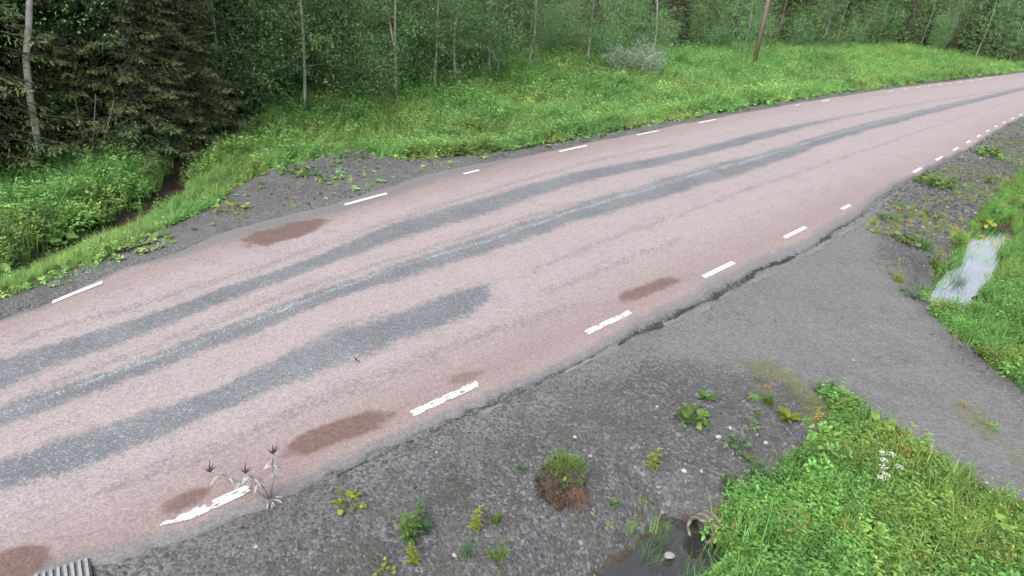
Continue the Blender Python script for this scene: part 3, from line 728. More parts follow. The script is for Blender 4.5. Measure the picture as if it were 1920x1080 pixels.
def pebbles():
    n = 90000
    x = RNG.uniform(-5, 15, n); y = RNG.uniform(3, 22, n)
    uu = RNG.uniform(17, 45, 26000); dd = RNG.uniform(0, 3, 26000); vv = v_near(uu) - dd
    x = np.concatenate([x, uu * EU[0] + vv * EV[0]]); y = np.concatenate([y, uu * EU[1] + vv * EV[1]])
    k = in_view(x, y, 0, 200); x, y = x[k], y[k]; R = region(x, y)
    near = (R['dn'] > 0.03) & (R['grass'] < 0.5)
    far = (R['df'] > 0.05) & (R['grass'] < 0.5)
    dist = np.hypot(x, y)
    pr = np.where(near, np.where(R['drive'] > 0.5, 0.14, 0.75), 0.0) + np.where(far, 0.5, 0)
    pr = pr * np.clip(9 / dist, 0.25, 1) * (0.35 + 0.9 * fbm(x * 1.2, y * 1.2, 91, 3))
    k = RNG.uniform(size=len(x)) < pr
    x, y = x[k], y[k]; dr = R['drive'][k]; m = len(x)
    sc = np.clip(RNG.lognormal(math.log(0.018), 0.42, m), 0.008, 0.055) * np.where(dr > 0.5, 0.75, 1.0) * np.clip(dist[k] / 8, 1, 2.6)
    g = np.clip(RNG.lognormal(math.log(0.098), 0.48, m), 0.035, 0.45)
    tint = np.stack([g, g * RNG.uniform(0.96, 1.0, m), g * RNG.uniform(0.95, 1.04, m)], 1)
    z = height(x, y) + sc * 0.1
    scatter('gravel', np.stack([x, y, z], 1), rnd_rot(m, 0.5), sc, RNG.integers(0, 6, m), tint, C_PEB, 'loose dark grey gravel along the road verges')
pebbles()

# meadow plants
def clump_grass(seed, nb, h, spread, width, lean):
    r = random.Random(seed); random.seed(seed); B = MB()
    for _ in range(nb):
        a = r.uniform(0, 6.283); q = spread * math.sqrt(r.random())
        B.blade((q * math.cos(a), q * math.sin(a), -0.02), r.uniform(0, 6.283), h * r.uniform(0.55, 1.15), width * r.uniform(.7, 1.3), r.uniform(0.1, lean))
    return B.mesh('grass_clump', MT['gleaf'])
def clump_herb(seed, ns, h, spread, ll, lw, per=7):
    r = random.Random(seed); random.seed(seed); B = MB()
    for _ in range(ns):
        a = r.uniform(0, 6.283); q = spread * math.sqrt(r.random()); base = Vector((q * math.cos(a), q * math.sin(a), -0.02)); hh = h * r.uniform(.5, 1.1)
        top = base + Vector((r.gauss(0, .12) * hh, r.gauss(0, .12) * hh, hh))
        B.tube([base, top], [0.004, 0.002], 3, False, 0.3)
        for k in range(per):
            t = (k + 1) / per; p = base.lerp(top, 0.15 + 0.85 * t); az = k * 2.4 + r.uniform(-.4, .4)
            d = Vector((math.cos(az), math.sin(az), r.uniform(0.1, 0.7)))
            B.leaf(p, d, (0, 0, 1), ll * r.uniform(.6, 1.1) * (1.1 - 0.5 * t), lw * r.uniform(.7, 1.2) * (1.1 - 0.4 * t), 0.2, r.uniform(.1, .5))
    return B.mesh('herb_clump', MT['gleaf'])
def clump_broad(seed, nl, ll, lw, rise):
    r = random.Random(seed); random.seed(seed); B = MB()
    for k in range(nl):
        a = k * 2.4 + r.uniform(-.5, .5); d = Vector((math.cos(a), math.sin(a), r.uniform(0.0, rise))); q = r.uniform(0.02, 0.10)
        z = r.uniform(0.02, 0.12)
        B.leaf((q * math.cos(a), q * math.sin(a), z), d, (0, 0, 1), ll * r.uniform(.6, 1.1), lw * r.uniform(.7, 1.1), 0.15, r.uniform(.05, .4), None, True)
    return B.mesh('broadleaf_clump', MT['gleaf'])
VEG = [clump_grass(1, 34, .42, .13, .011, .7), clump_grass(2, 30, .34, .15, .012, .9), clump_grass(3, 26, .5, .10, .010, .55),
       clump_herb(4, 7, .40, .15, .10, .035), clump_herb(5, 9, .30, .16, .085, .045), clump_herb(6, 6, .48, .14, .12, .03, 9),
       clump_broad(7, 9, .16, .14, .5), clump_broad(8, 12, .12, .10, .7),
       clump_grass(9, 40, .16, .12, .007, 1.0), clump_herb(10, 10, .16, .13, .055, .028, 6), clump_herb(11, 8, .22, .13, .07, .026, 8), clump_grass(12, 40, .26, .12, .008, .9)]
C_VEG = proto_set('meadow_plant', VEG)
def meadow_far():
    n = 175000
    u = RNG.uniform(-5, 90, n); dfar = 0.3 + 24 * RNG.uniform(0, 1, n) ** 1.5
    v = v_far(u) + dfar; x = u * EU[0] + v * EV[0]; y = u * EU[1] + v * EV[1]
    k = in_view(x, y, 0, 220, -20); x, y = x[k], y[k]; R = region(x, y); dist = np.hypot(x, y)
    depth_in = R['v'] - R['vf']
    pr = sstep(0.3, 0.8, R['grass']) * np.clip(1.0 * (18 / dist), 0.25, 1.0) * (1 - 0.97 * sstep(0.15, 0.5, R['mud'])) * np.where(depth_in > 0.5, np.clip(0.8 - depth_in * 0.06, 0.2, 1), 1.0)
    lay_sp = (R['df'] > 0.3) & (R['grass'] < 0.5)
    pr = np.where(lay_sp, 0.025 + 0.25 * sstep(0.52, 0.72, fbm(x * 1.1, y * 1.1, 101, 3)), pr)
    k = RNG.uniform(size=len(x)) < pr
    x, y, dist, depth_in, lay_sp = x[k], y[k], dist[k], depth_in[k], lay_sp[k]; R = {a: b[k] for a, b in R.items()}; m = len(x)
    idx = RNG.choice([0, 1, 2, 3, 4, 5, 6, 7], m, p=[.15, .11, .10, .22, .16, .12, .06, .08])
    left = R['u'] < 13.5
    nearmud = line_dist(x, y, MUD)[0]
    slope_grass = (nearmud < 1.6) & (R['lay'] < 1.6)
    idx = np.where(slope_grass & (RNG.uniform(size=m) < .8), RNG.choice([0, 1, 2], m), idx)
    bord = (R['grass'] < 0.95) | ((R['df'] > 0.4) & (R['df'] < 0.85) & (R['lay'] > 0.4))
    idx = np.where(bord & (RNG.uniform(size=m) < .6), RNG.choice([6, 7, 9], m), idx)
    sc = RNG.uniform(0.6, 1.25, m) * np.where(bord, 0.6, 1.0) * (0.45 + 1.1 * fbm(x * .7, y * .7, 111, 4))
    sc = sc * np.where(slope_grass, 0.55, 1.0) * np.where(lay_sp, 0.6, 1.0) * np.clip(dist / 20, 1, 1.5)
    big = fbm(x * 0.35, y * 0.35, 121, 3); c = RNG.uniform(0.75, 1.25, m)
    hot = 0.86 + 1.0 * big
    r_ = c * hot * (0.95 + 0.26 * sstep(0.45, 0.65, fbm(x * .8, y * .8, 131, 2))); g_ = c * hot; b_ = c * hot * 1.08
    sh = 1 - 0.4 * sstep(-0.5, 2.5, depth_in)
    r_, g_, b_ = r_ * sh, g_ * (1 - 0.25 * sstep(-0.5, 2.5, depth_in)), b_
    pal = bord & (RNG.uniform(size=m) < .55)
    r_ = np.where(pal, r_ * 1.45, r_); g_ = np.where(pal, g_ * 1.25, g_); b_ = np.where(pal, b_ * 1.5, b_)
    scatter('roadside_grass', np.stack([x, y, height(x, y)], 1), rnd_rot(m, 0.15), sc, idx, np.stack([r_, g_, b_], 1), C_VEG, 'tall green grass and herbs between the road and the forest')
meadow_far()
def meadow_near():
    n = 90000
    x = RNG.uniform(-3.5, 22, n); y = RNG.uniform(3, 24, n)
    uu = RNG.uniform(24, 48, 14000); vv = v_near(uu) - RNG.uniform(0.3, 7, 14000); x = np.concatenate([x, uu * EU[0] + vv * EV[0]]); y = np.concatenate([y, uu * EU[1] + vv * EV[1]])
    k = in_view(x, y, -0.2, 200); x, y = x[k], y[k]; R = region(x, y); dist = np.hypot(x, y)
    k0 = (R['dn'] > 0.2); wet = height(x, y, False) < WZ + 0.03
    pr = sstep(0.3, 0.8, R['grass']) * np.clip(9 / dist, .35, 1) * np.where(wet, 0.08, 1) * (0.45 + 0.75 * fbm(x * 1.7, y * 1.7, 211, 3))
    spread = sstep(0.60, 0.78, fbm(x * 1.3, y * 1.3, 81, 4)) * (1 - R['drive']) * (R['dn'] > 0.5)
    pr = np.maximum(pr, 0.25 * np.clip(R['moss'] - 0.3, 0, 1)); pr = np.maximum(pr, 0.13 * spread)
    gravel_right = (R['u'] > 16) & (R['grass'] < .5) & (R['dn'] > 0.35)
    pr = np.where(gravel_right, np.maximum(pr, 0.05 + 0.3 * sstep(0.45, 0.65, fbm(x * .9, y * .9, 221, 3))), pr)
    pr = np.where(R['drive'] > 0.6, pr * 0.35, pr)
    k = k0 & (RNG.uniform(size=len(x)) < pr)
    x, y, dist = x[k], y[k], dist[k]; R = {a: b[k] for a, b in R.items()}; m = len(x); wet = wet[k]
    right = R['u'] > 13.2
    idx = np.where(right, RNG.choice([0, 1, 2, 3, 4, 5, 10, 11], m, p=[.24, .18, .08, .12, .1, .06, .12, .1]), RNG.choice([8, 9, 10, 11, 4, 7, 1], m, p=[.14, .22, .25, .22, .07, .02, .08]))
    sparse = R['grass'] < 0.6
    idx = np.where(sparse, RNG.choice([8, 9, 10, 11], m, p=[.5, .25, .15, .1]), idx); idx = np.where(wet, RNG.choice([2, 11], m), idx)
    sc = RNG.uniform(.7, 1.15, m) * np.where(right, 0.85, 1.0) * np.where(sparse, 0.55, 1) * (0.75 + 0.5 * fbm(x * .9, y * .9, 141, 3))
    c = RNG.uniform(.75, 1.3, m); big = 0.75 + 0.6 * fbm(x * .6, y * .6, 151, 3)
    yel = sstep(0.5, 0.7, fbm(x * 1.1, y * 1.1, 161, 3)) * 0.8 + 0.5 * sparse
    r_ = c * big * (0.95 + 0.5 * yel); g_ = c * big * (1.08 + 0.06 * yel); b_ = c * big * 1.0
    dry = RNG.uniform(size=m) < 0.05 + 0.12 * sparse
    r_ = np.where(dry, r_ * 1.7, r_); g_ = np.where(dry, g_ * 0.85, g_)
    scatter('ditch_grass', np.stack([x, y, height(x, y)], 1), rnd_rot(m, 0.18), sc, idx, np.stack([r_, g_, b_], 1), C_VEG, 'green grass and low herbs on the near ditch banks')
meadow_near()

# ================================================================ THE FOREST
def birch_meshes(seed, H, r0, kink=0.0, fork=False, nleaf=7000, low=1.4, lean=(0, 0), big=1.0, bark='birch'):
    r = random.Random(seed); random.seed(seed); rg = np.random.default_rng(seed)
    T = MB(); n = 16; ph = r.uniform(0, 6.28); ax = r.uniform(0.05, 0.13)
    pts = []
    for i in range(n):
        t = i / (n - 1); z = H * t
        x = ax * math.sin(ph + z * 1.1) * (0.4 + t) + lean[0] * z + (kink * math.exp(-((z - 2.0) / 0.8) ** 2))
        y = ax * math.cos(ph * 1.7 + z * 0.9) * (0.4 + t) + lean[1] * z
        pts.append(Vector((x, y, z - 0.15)))
    off = Vector((pts[0].x, pts[0].y, 0)); pts = [p - off for p in pts]
    rad = [0.82 * r0 * (1.25 if i == 0 else 1.0) * (1 - 0.93 * (i / (n - 1)) ** 1.15) + 0.006 for i in range(n)]
    T.tube(pts, rad, 9, True, 0.5, 0.08)
    stems = [pts]
    if fork:
        k = 3; p0 = pts[k]; f = [p0 + Vector((0.10 * i + 0.25 * math.sin(i * .5), -0.05 * i, 0.55 * i)) for i in range(9)]
        T.tube(f, [r0 * .7 * (1 - 0.9 * i / 8) + 0.005 for i in range(9)], 7, True, 0.5, 0.08); stems.append(f)
    C = []; D = []
    B = MB(); nb = int(26 + H * 3)
    for k in range(nb):
        st = stems[1] if (fork and k % 3 == 0) else pts
        t = low / H + (1 - low / H) * ((k + r.random()) / nb) ** 0.9
        q = min(t, 0.985) * (len(st) - 1); i = min(int(q), len(st) - 2); p = st[i].lerp(st[i + 1], q - i)
        az = k * 2.4 + r.uniform(-.6, .6); L = (0.35 + 1.35 * (1 - t) ** 0.7) * r.uniform(.7, 1.2) * (H / 8) ** 0.5
        d = Vector((math.cos(az), math.sin(az), r.uniform(.25, .8))).normalized()
        bp = [p + d * (L * f) - Vector((0, 0, 0.35 * L * f * f)) for f in (0, .33, .66, 1)]
        B.tube(bp, [0.014 * (1 - .4 * t), 0.009, 0.006, 0.003], 4, False)
        m = max(6, int(nleaf / nb * (0.6 + 0.8 * L / 1.2) ))
        f = rg.uniform(.2, 1.05, m); c = np.array([list(p + d * (L * ff) - Vector((0, 0, 0.35 * L * ff * ff))) for ff in f])
        cl = rg.integers(0, 7, m); cen = rg.normal(0, 0.20 * L + 0.06, (7, 3)); cen[:, 2] -= 0.08
        c = c + cen[cl] * (0.4 + 0.6 * f[:, None]) + rg.normal(0, 0.07, (m, 3))
        C.append(c); D.append(np.stack([rg.normal(0, 1, m), rg.normal(0, 1, m), rg.normal(-.5, .6, m)], 1))
    C = np.concatenate(C); D = np.concatenate(D); m = len(C)
    V, F = leaf_quads(C, D, rg.uniform(.045, .085, m) * big, rg.uniform(.035, .062, m) * big, rg)
    crown = mesh_np('crown', V, F, MT['bleaf'], False, np.repeat(rg.uniform(0, 1, m), 4))
    return T.mesh('trunk', MT[bark], True), B.mesh('limbs', MT['twig']), crown
def spruce_meshes(seed, H, R, nq=20000, low=0.25, big=1.0):
    r = random.Random(seed); rg = np.random.default_rng(seed); random.seed(seed)
    T = MB(); n = 10
    T.tube([(0.03 * math.sin(i), 0.03 * math.cos(i * 1.3), H * i / (n - 1) - 0.15) for i in range(n)], [0.13 * (H / 10) * (1 - .95 * i / (n - 1)) + 0.008 for i in range(n)], 8, True, .5, .1)
    B = MB(); C = []; D = []; Ls = []; Ws = []; LV = []
    zs = []; z = low
    while z < H * 0.98: zs.append(z); z += (0.20 + 0.16 * (z / H)) * (H / 10)
    wts = np.array([(1 - zz / H) ** 1.3 + .05 for zz in zs]); wts = wts / wts.sum() * nq
    for zz, wq in zip(zs, wts):
        nb = r.randint(6, 8); a0 = r.uniform(0, 6.28)
        for b in range(nb):
            az = a0 + 6.283 * b / nb + r.uniform(-.3, .3); L = R * (1 - (zz / H)) ** 0.85 * r.uniform(.65, 1.15) + 0.12
            dx, dy = math.cos(az), math.sin(az); up0 = r.uniform(.0, .25); droop = r.uniform(.25, .5)
            def P(f): return np.array([dx * L * f, dy * L * f, zz + up0 * L * f - droop * L * f * f + 0.16 * L * f ** 4])
            B.tube([P(0), P(.35), P(.7), P(1)], [.016, .011, .007, .003], 4, False)
            m = int(wq / nb); f = rg.uniform(.15, 1.0, m) ** .8
            side = rg.choice([-1, 1], m); lat = rg.uniform(0, 1, m) * 0.32 * L * (1.05 - f) + 0.03
            base = np.stack([dx * L * f, dy * L * f, zz + up0 * L * f - droop * L * f * f + .16 * L * f ** 4], 1)
            sdir = np.stack([-dy * side, dx * side, 0 * f], 1)
            c = base + sdir * lat[:, None] + np.array([dx, dy, 0]) * (lat * .6)[:, None]
            c[:, 2] -= lat * rg.uniform(.15, .75, m) + rg.uniform(0, .05, m)
            d = np.stack([dx * .7 - dy * side * .8, dy * .7 + dx * side * .8, rg.uniform(-.75, 0.0, m)], 1)
            C.append(c); D.append(d + rg.normal(0, .2, (m, 3))); Ls.append(rg.uniform(.07, .15, m) * big); Ws.append(rg.uniform(.018, .032, m) * big)
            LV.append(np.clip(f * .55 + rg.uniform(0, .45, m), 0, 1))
    C = np.concatenate(C); D = np.concatenate(D)
    V, F = leaf_quads(C, D, np.concatenate(Ls), np.concatenate(Ws), rg, np.array([0, 0, 1.0]))
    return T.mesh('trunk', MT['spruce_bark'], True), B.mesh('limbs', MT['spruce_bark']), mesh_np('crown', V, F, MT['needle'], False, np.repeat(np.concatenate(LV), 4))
def bush_meshes(seed, H, R, nleaf, mat, leaf=(.05, .085), stems=6):
    r = random.Random(seed); rg = np.random.default_rng(seed); random.seed(seed); B = MB(); C = []; D = []
    for k in range(stems):
        az = k * 2.4 + r.uniform(-.5, .5); sp = R * r.uniform(.35, .9); hh = H * r.uniform(.65, 1.05)
        P = lambda f: Vector((math.cos(az) * sp * f ** 1.2 + .05 * math.cos(az), math.sin(az) * sp * f ** 1.2 + .05 * math.sin(az), hh * f - 0.1 * (1 - f)))
        B.tube([P(i / 5) for i in range(6)], [.016, .014, .011, .008, .006, .003], 5, False)
        m = nleaf // stems; f = rg.uniform(.12, 1.03, m); c = np.array([list(P(max(ff, 0.01))) for ff in f])
        cl = rg.integers(0, 12, m); cen = rg.normal(0, .26 * R, (12, 3)); c = c + cen[cl] + rg.normal(0, .08 * R + .02, (m, 3)); c[:, 2] = np.abs(c[:, 2])
        C.append(c); D.append(np.stack([rg.normal(0, 1, m), rg.normal(0, 1, m), rg.normal(0, .7, m)], 1))
    C = np.concatenate(C); D = np.concatenate(D); m = len(C)
    V, F = leaf_quads(C, D, rg.uniform(*leaf, m), rg.uniform(leaf[0] * .7, leaf[1] * .75, m), rg)
    return B.mesh('stems', MT['twig'], True), mesh_np('foliage', V, F, mat, False, np.repeat(rg.uniform(0, 1, m), 4))

BIRCH = [birch_meshes(21, 9.5, .055, .05, False, 7500, 1.1), birch_meshes(22, 8.5, .045, -.06, False, 7500, .7), birch_meshes(23, 10.5, .062, .09, False, 7500, 1.3), birch_meshes(24, 7.5, .036, .05, False, 7000, .6)]
BIRCH_BIG = birch_meshes(25, 11, .080, -.12, False, 6000, 3.2, (0.13, 0.02), 1.0, 'birch_white')
BIRCH_FORK = birch_meshes(26, 9, .055, .03, True, 7000, 1.6)
SPRUCE = [spruce_meshes(31, 11, 2.2), spruce_meshes(32, 9, 1.9, 19000), spruce_meshes(33, 13, 2.4, 20000)]
BUSH = [bush_meshes(41, 2.4, 1.0, 4200, MT['bleaf']), bush_meshes(42, 3.4, 1.1, 5200, MT['bleaf']), bush_meshes(43, 1.5, .9, 3000, MT['bleaf'])]
WILLOW = bush_meshes(44, 1.3, 1.0, 3200, MT['wleaf'], (.06, .10), 7)
def plant_tree(name, label, cat, me3, p, rot, sc, group=None, names=('trunk', 'limbs', 'crown')):
    t = thing(name, label, cat, p, rot, group, sc)
    par = None
    for nm, me in zip(names, me3):
        if nm == 'limbs': tag(obj(nm, me, par), None, None, None, 'stuff')
        else:
            o = obj(nm, me, t)
            if par is None: par = o
    return t
ONE_BIRCH = [
    (72, 306, BIRCH_BIG, 0.0, 1.0, 'stout pale birch trunk with a kink standing before the dark spruces'),
    (407, 243, BIRCH[3], 0.5, 1.0, 'thin grey-white birch beside the last spruce, left of the ditch end'),
    (490, 219, BIRCH[1], 1.0, .95, 'slender brown-stemmed birch between the ditch end and the white trunk'),
    (571, 216, BIRCH[0], 2.0, 1.0, 'straight white-footed birch rising behind the gravel lay-by'),
    (741, 196, BIRCH_FORK, 2.6, 1.0, 'crooked forked birch standing forward at the meadow edge'),
    (815, 180, BIRCH[1], 3.0, 1.0, 'thin dark-stemmed birch just right of the forked birch'),
    (853, 163, BIRCH[2], 3.6, 1.0, 'birch with a bright white bare foot above the meadow'),
    (917, 156, BIRCH[3], 4.1, 1.15, 'left one of two thin birches standing close together'),
    (934, 152, BIRCH[0], 4.7, .9, 'right one of two thin birches standing close together'),
    (990, 136, BIRCH[2], 5.2, .85, 'leaning pale birch trunk left of the silvery willows'),
    (1100, 127, BIRCH[1], 5.8, 1.0, 'thin pale birch just before the silvery willows'),
    (1222, 118, BIRCH[0], .4, 1.0, 'birch trunk rising behind the silvery willows'),
    (1390, 117, BIRCH[3], .9, 1.1, 'whitish birch stem close beside the wooden pole'),
    (1868, 118, BIRCH[2], 1.4, 1.2, 'thin birch in the dark trees where the road leaves the picture'),
]
for (u, v, me3, rot, sc, lab) in ONE_BIRCH:
    t = plant_tree('birch_tree', lab, 'birch', me3, at(u, v), rot, sc)
    lean = math.radians(-7.5) * min(max((u - 900) / 900, 0), 1)
    t.rotation_euler = (Matrix.Rotation(lean, 3, 'Y') @ Matrix.Rotation(rot, 3, 'Z')).to_euler()
ONE_SPRUCE = [(-230, 330, 1, .9, 'dark spruce at the very edge, left of the kinked birch'), (165, 268, 0, .8, 'dense spruce just right of the kinked birch'), (262, 284, 1, .85, 'middle spruce of the dark group above the ditch'),
              (358, 262, 0, .62, 'yellowish-green young spruce next to the first thin birch'), (95, 245, 2, 1.0, 'tall spruce standing in shade behind the kinked birch'), (215, 245, 2, .95, 'tall spruce in the second row between the front spruces'),
              (320, 232, 2, .9, 'dark spruce behind the young yellowish-green spruce'), (10, 262, 2, 1.0, 'spruce in deep shade behind the leftmost spruce')]
for k, (u, v, i, sc, lab) in enumerate(ONE_SPRUCE):
    plant_tree('spruce_tree', lab, 'spruce', SPRUCE[i], at(u, v), k * 1.3, sc)
p = at(160, 305); t = thing('leaning_saplings', 'three thin bare leaning stems below the spruces', 'sapling', p)
for k, (dx, h) in enumerate(((0.02, 1.3), (0.35, 1.5), (0.6, 1.4))):
    B = MB(); B.tube([(0.12 * k, 0, -.05), (0.12 * k + dx * .5, 0.03, h * .5), (0.12 * k + dx, 0.0, h)], [.016, .013, .007], 5); obj('stem', B.mesh('stem', MT['twig'], True), t)
for (u, v, lab) in ((1162, 141, 'silvery pale willow bush nearer the forked birch'), (1215, 145, 'silvery pale willow bush nearer the wooden pole')):
    plant_tree('willow_bush', lab, 'bush', WILLOW, at(u, v), u, 1.0, None, ('stems', 'foliage'))
rt = random.Random(77); USED = set()
LANDMARK = [(72, 'kinked birch'), (262, 'middle spruce'), (345, 'young yellowish spruce'), (407, 'first thin birch'), (490, 'brown-stemmed birch'), (571, 'white-footed birch'), (741, 'forked birch'), (853, 'white-based birch'), (925, 'pair of thin birches'),
            (990, 'leaning pale birch'), (1100, 'birch before the willows'), (1215, 'silvery willows'), (1411, 'wooden pole'), (1640, 'gap beyond the pole'), (1868, 'dark end trees')]
# thicket at the edge of the wood
for k in range(60):
    f = k / 59; i = f * (len(FOREST_EDGE) - 5) + 2; a = int(i); a = min(a, len(FOREST_EDGE) - 2)
    e = FOREST_EDGE[a] + (FOREST_EDGE[a + 1] - FOREST_EDGE[a]) * (i - a)
    q = e + EV * (rt.uniform(-0.1, 2.6) if i > 6.2 else rt.uniform(1.6, 3.2)) + EU * rt.uniform(-.8, .8)
    z = float(height(q[0], q[1]))
    dark = i < 5.2
    kb = rt.choice([0, 0, 1, 1, 2]); sc = rt.uniform(.85, 1.25) * (0.75 if dark else 1.0)
    P0 = np.array([q[0], q[1], z]) - np.array([0, 0, CAMH]); pu = 960 + FPX * (P0 @ RGT) / (P0 @ FWD)
    word = ('tall' if kb == 1 else 'low' if kb == 2 else 'medium-high'); lab = None
    for lm in sorted(LANDMARK, key=lambda L: abs(L[0] - pu))[:3]:
        cand = '%s leafy bush in the thicket %s of the %s' % (word, 'left' if pu < lm[0] else 'right', lm[1])
        if cand not in USED: lab = cand; break
    lab = lab or cand; USED.add(lab)
    plant_tree('thicket_bush', lab, 'bush', BUSH[kb], (q[0], q[1], z), rt.uniform(0, 6.28), sc, 'bushes along the forest edge', ('stems', 'foliage'))
# trees of the wood behind, one by one as far as the eye tells them apart
for k in range(64):
    f = (k + rt.random()) / 64; i = f * (len(FOREST_EDGE) - 3) + 1; a = min(int(i), len(FOREST_EDGE) - 2)
    e = FOREST_EDGE[a] + (FOREST_EDGE[a + 1] - FOREST_EDGE[a]) * (i - a)
    q = e + EV * rt.uniform(2.0, 9.0) + EU * rt.uniform(-1, 1); z = float(height(q[0], q[1]))
    if i < 5.5 and rt.random() < .75 or rt.random() < .22:
        plant_tree('spruce_tree', 'dark spruce in the wood behind the roadside trees', 'spruce', SPRUCE[rt.randrange(3)], (q[0], q[1], z), rt.uniform(0, 6.28), rt.uniform(.8, 1.1), 'spruces in the wood behind')
    else:
        plant_tree('birch_tree', 'slender birch in the wood behind the roadside trees', 'birch', BIRCH[rt.randrange(4)], (q[0], q[1], z), rt.uniform(0, 6.28), rt.uniform(.85, 1.2), 'birches in the wood behind')
# the mass of the forest farther in
def far_forest():
    sp = [spruce_meshes(31, 11, 2.2, 4500, .25, 2.0), spruce_meshes(33, 13, 2.4, 4500, .25, 2.0)]; bi = [birch_meshes(51, 10, .055, 0, False, 2200, 1.0, (0, 0), 1.8), birch_meshes(52, 11, .065, 0, False, 2200, 1.2, (0, 0), 1.8)]
    src = [m_ for q in sp + bi for m_ in (q[0], q[2])]
    C = proto_set('forest_tree', src)
    pts = []; rot = []; scl = []; idx = []
    for k in range(230):
        f = rt.random(); i = f * (len(FOREST_EDGE) - 1.001); a = int(i)
        e = FOREST_EDGE[a] + (FOREST_EDGE[a + 1] - FOREST_EDGE[a]) * (i - a)
        q = e + EV * (9 + 30 * rt.random() ** 1.3) + EU * rt.uniform(-2, 2); z = float(height(q[0], q[1]))
        kd = rt.choice([0, 0, 1, 2, 3]) if f < .4 else rt.choice([0, 1, 2, 3]); rz = rt.uniform(0, 6.28); s_ = rt.uniform(.85, 1.25)
        for w in (0, 1): pts.append((q[0], q[1], z)); rot.append((0, 0, rz)); scl.append(s_); idx.append(2 * kd + w)
    for k in range(90):
        u = rt.uniform(40, 110); v = np.interp(u, u_for, v_for) + rt.uniform(2, 16); q = u * EU + v * EV; z = float(height(q[0], q[1])); kd = rt.choice([0, 1, 2, 3]); rz = rt.uniform(0, 6.28); s_ = rt.uniform(.8, 1.2)
        for w in (0, 1): pts.append((q[0], q[1], z)); rot.append((0, 0, rz)); scl.append(s_); idx.append(2 * kd + w)
    # the wood that closes the view beyond the bend, on both sides of the road
    for k in range(110):
        u = rt.uniform(95, 135); v = v_near(np.array([75.0]))[0] + rt.uniform(-60, 40); q = u * EU + v * EV
        z = float(height(q[0], q[1])); kd = rt.choice([0, 1, 2, 3]); rz = rt.uniform(0, 6.28); s_ = rt.uniform(.9, 1.3)
        for w in (0, 1): pts.append((q[0], q[1], z)); rot.append((0, 0, rz)); scl.append(s_); idx.append(2 * kd + w)
    scatter('forest', np.array(pts), np.array(rot), np.array(scl), np.array(idx), np.ones((len(pts), 3)), C, 'dense dark mixed forest filling the background')
far_forest()
# wooden utility pole in the meadow
p = at(1411, 131); t = thing('utility_pole', 'weathered brown wooden utility pole standing in the meadow', 'pole', p)
B = MB(); B.tube([(0, 0, -.3), (0, 0, 4), (0, 0, 9)], [.125, .115, .095], 14); obj('pole_shaft', B.mesh('pole_shaft', MT['pole'], True), t)
B = MB(); B.tube([(-.8, 0, 8.5), (.8, 0, 8.5)], .06, 8); obj('crossarm', B.mesh('crossarm', MT['pole']), t)
for x in (-.7, 0, .7):
    B = MB(); B.tube([(x, 0, 8.55), (x, 0, 8.62), (x, 0, 8.70), (x, 0, 8.76)], [.02, .05, .05, .02], 8); obj('insulator', B.mesh('insulator', MT['dark_seed'], True), t)

# ================================================================ SMALL THINGS BY THE ROAD
# ---------------------------------------------------------------- culvert under the drive
def culvert():
    uA = 5.38; uB = 12.7; c0 = uA * EU + (v_near(uA) - DITCH + 0.05) * EV; c1 = uB * EU + (v_near(uB) - DITCH) * EV
    zc = WZ + 0.075; R = 0.135; d = c1 - c0; L = float(np.linalg.norm(d)); d = d / L
    t = thing('culvert_pipe', 'corrugated culvert pipe end with torn pale rim above dark ditch water', 'culvert', (c0[0], c0[1], zc), math.atan2(d[1], d[0]))
    n = 26
    def shell(rad, xs, name, mat, flip, wob=0.0):
        V = []; F = []
        for i, x in enumerate(xs):
            for k in range(n):
                a = 2 * math.pi * k / n; r = rad + 0.008 * math.cos(2 * math.pi * x / 0.07)
                dx = wob * (0.025 * math.sin(3 * a + 1) + 0.018 * math.sin(7 * a) - 0.03) if i == 0 else 0
                V.append((x + dx, r * math.cos(a), r * math.sin(a)))
        for i in range(len(xs) - 1):
            for k in range(n):
                f = (i * n + k, i * n + (k + 1) % n, (i + 1) * n + (k + 1) % n, (i + 1) * n + k); F.append(f if flip else f[::-1])
        return obj(name, mesh_np(name, np.array(V), F, mat, True), t)
    xs = list(np.arange(0, 1.2, 0.0175)) + [1.3, 3, L]
    shell(R, xs, 'outer_wall', MT['metal'], False, 1.0); shell(R - 0.012, xs, 'inner_wall', MT['pipe_in'], True, 1.0)
    V = []; F = []                                             # bent lip of the mouth
    for k in range(n):
        a = 2 * math.pi * k / n; dx = 0.025 * math.sin(3 * a + 1) + 0.018 * math.sin(7 * a) - 0.03
        fl = 0.012 + 0.018 * max(0, math.sin(2 * a + .6)) + 0.006 * math.sin(5 * a)
        V += [(dx + 0.004, (R - .016) * math.cos(a), (R - .016) * math.sin(a)), (dx - 0.012, (R + fl * .5) * math.cos(a), (R + fl * .5) * math.sin(a)), (dx + 0.01, (R + fl) * math.cos(a), (R + fl) * math.sin(a)), (dx + 0.02, (R + .004) * math.cos(a), (R + .004) * math.sin(a))]
    for k in range(n):
        a = 4 * k; b = 4 * ((k + 1) % n)
        for j in range(4): F.append((a + j, b + j, b + (j + 1) % 4, a + (j + 1) % 4))
    obj('rim', mesh_np('rim', np.array(V), F, MT['metal']), t)
culvert()

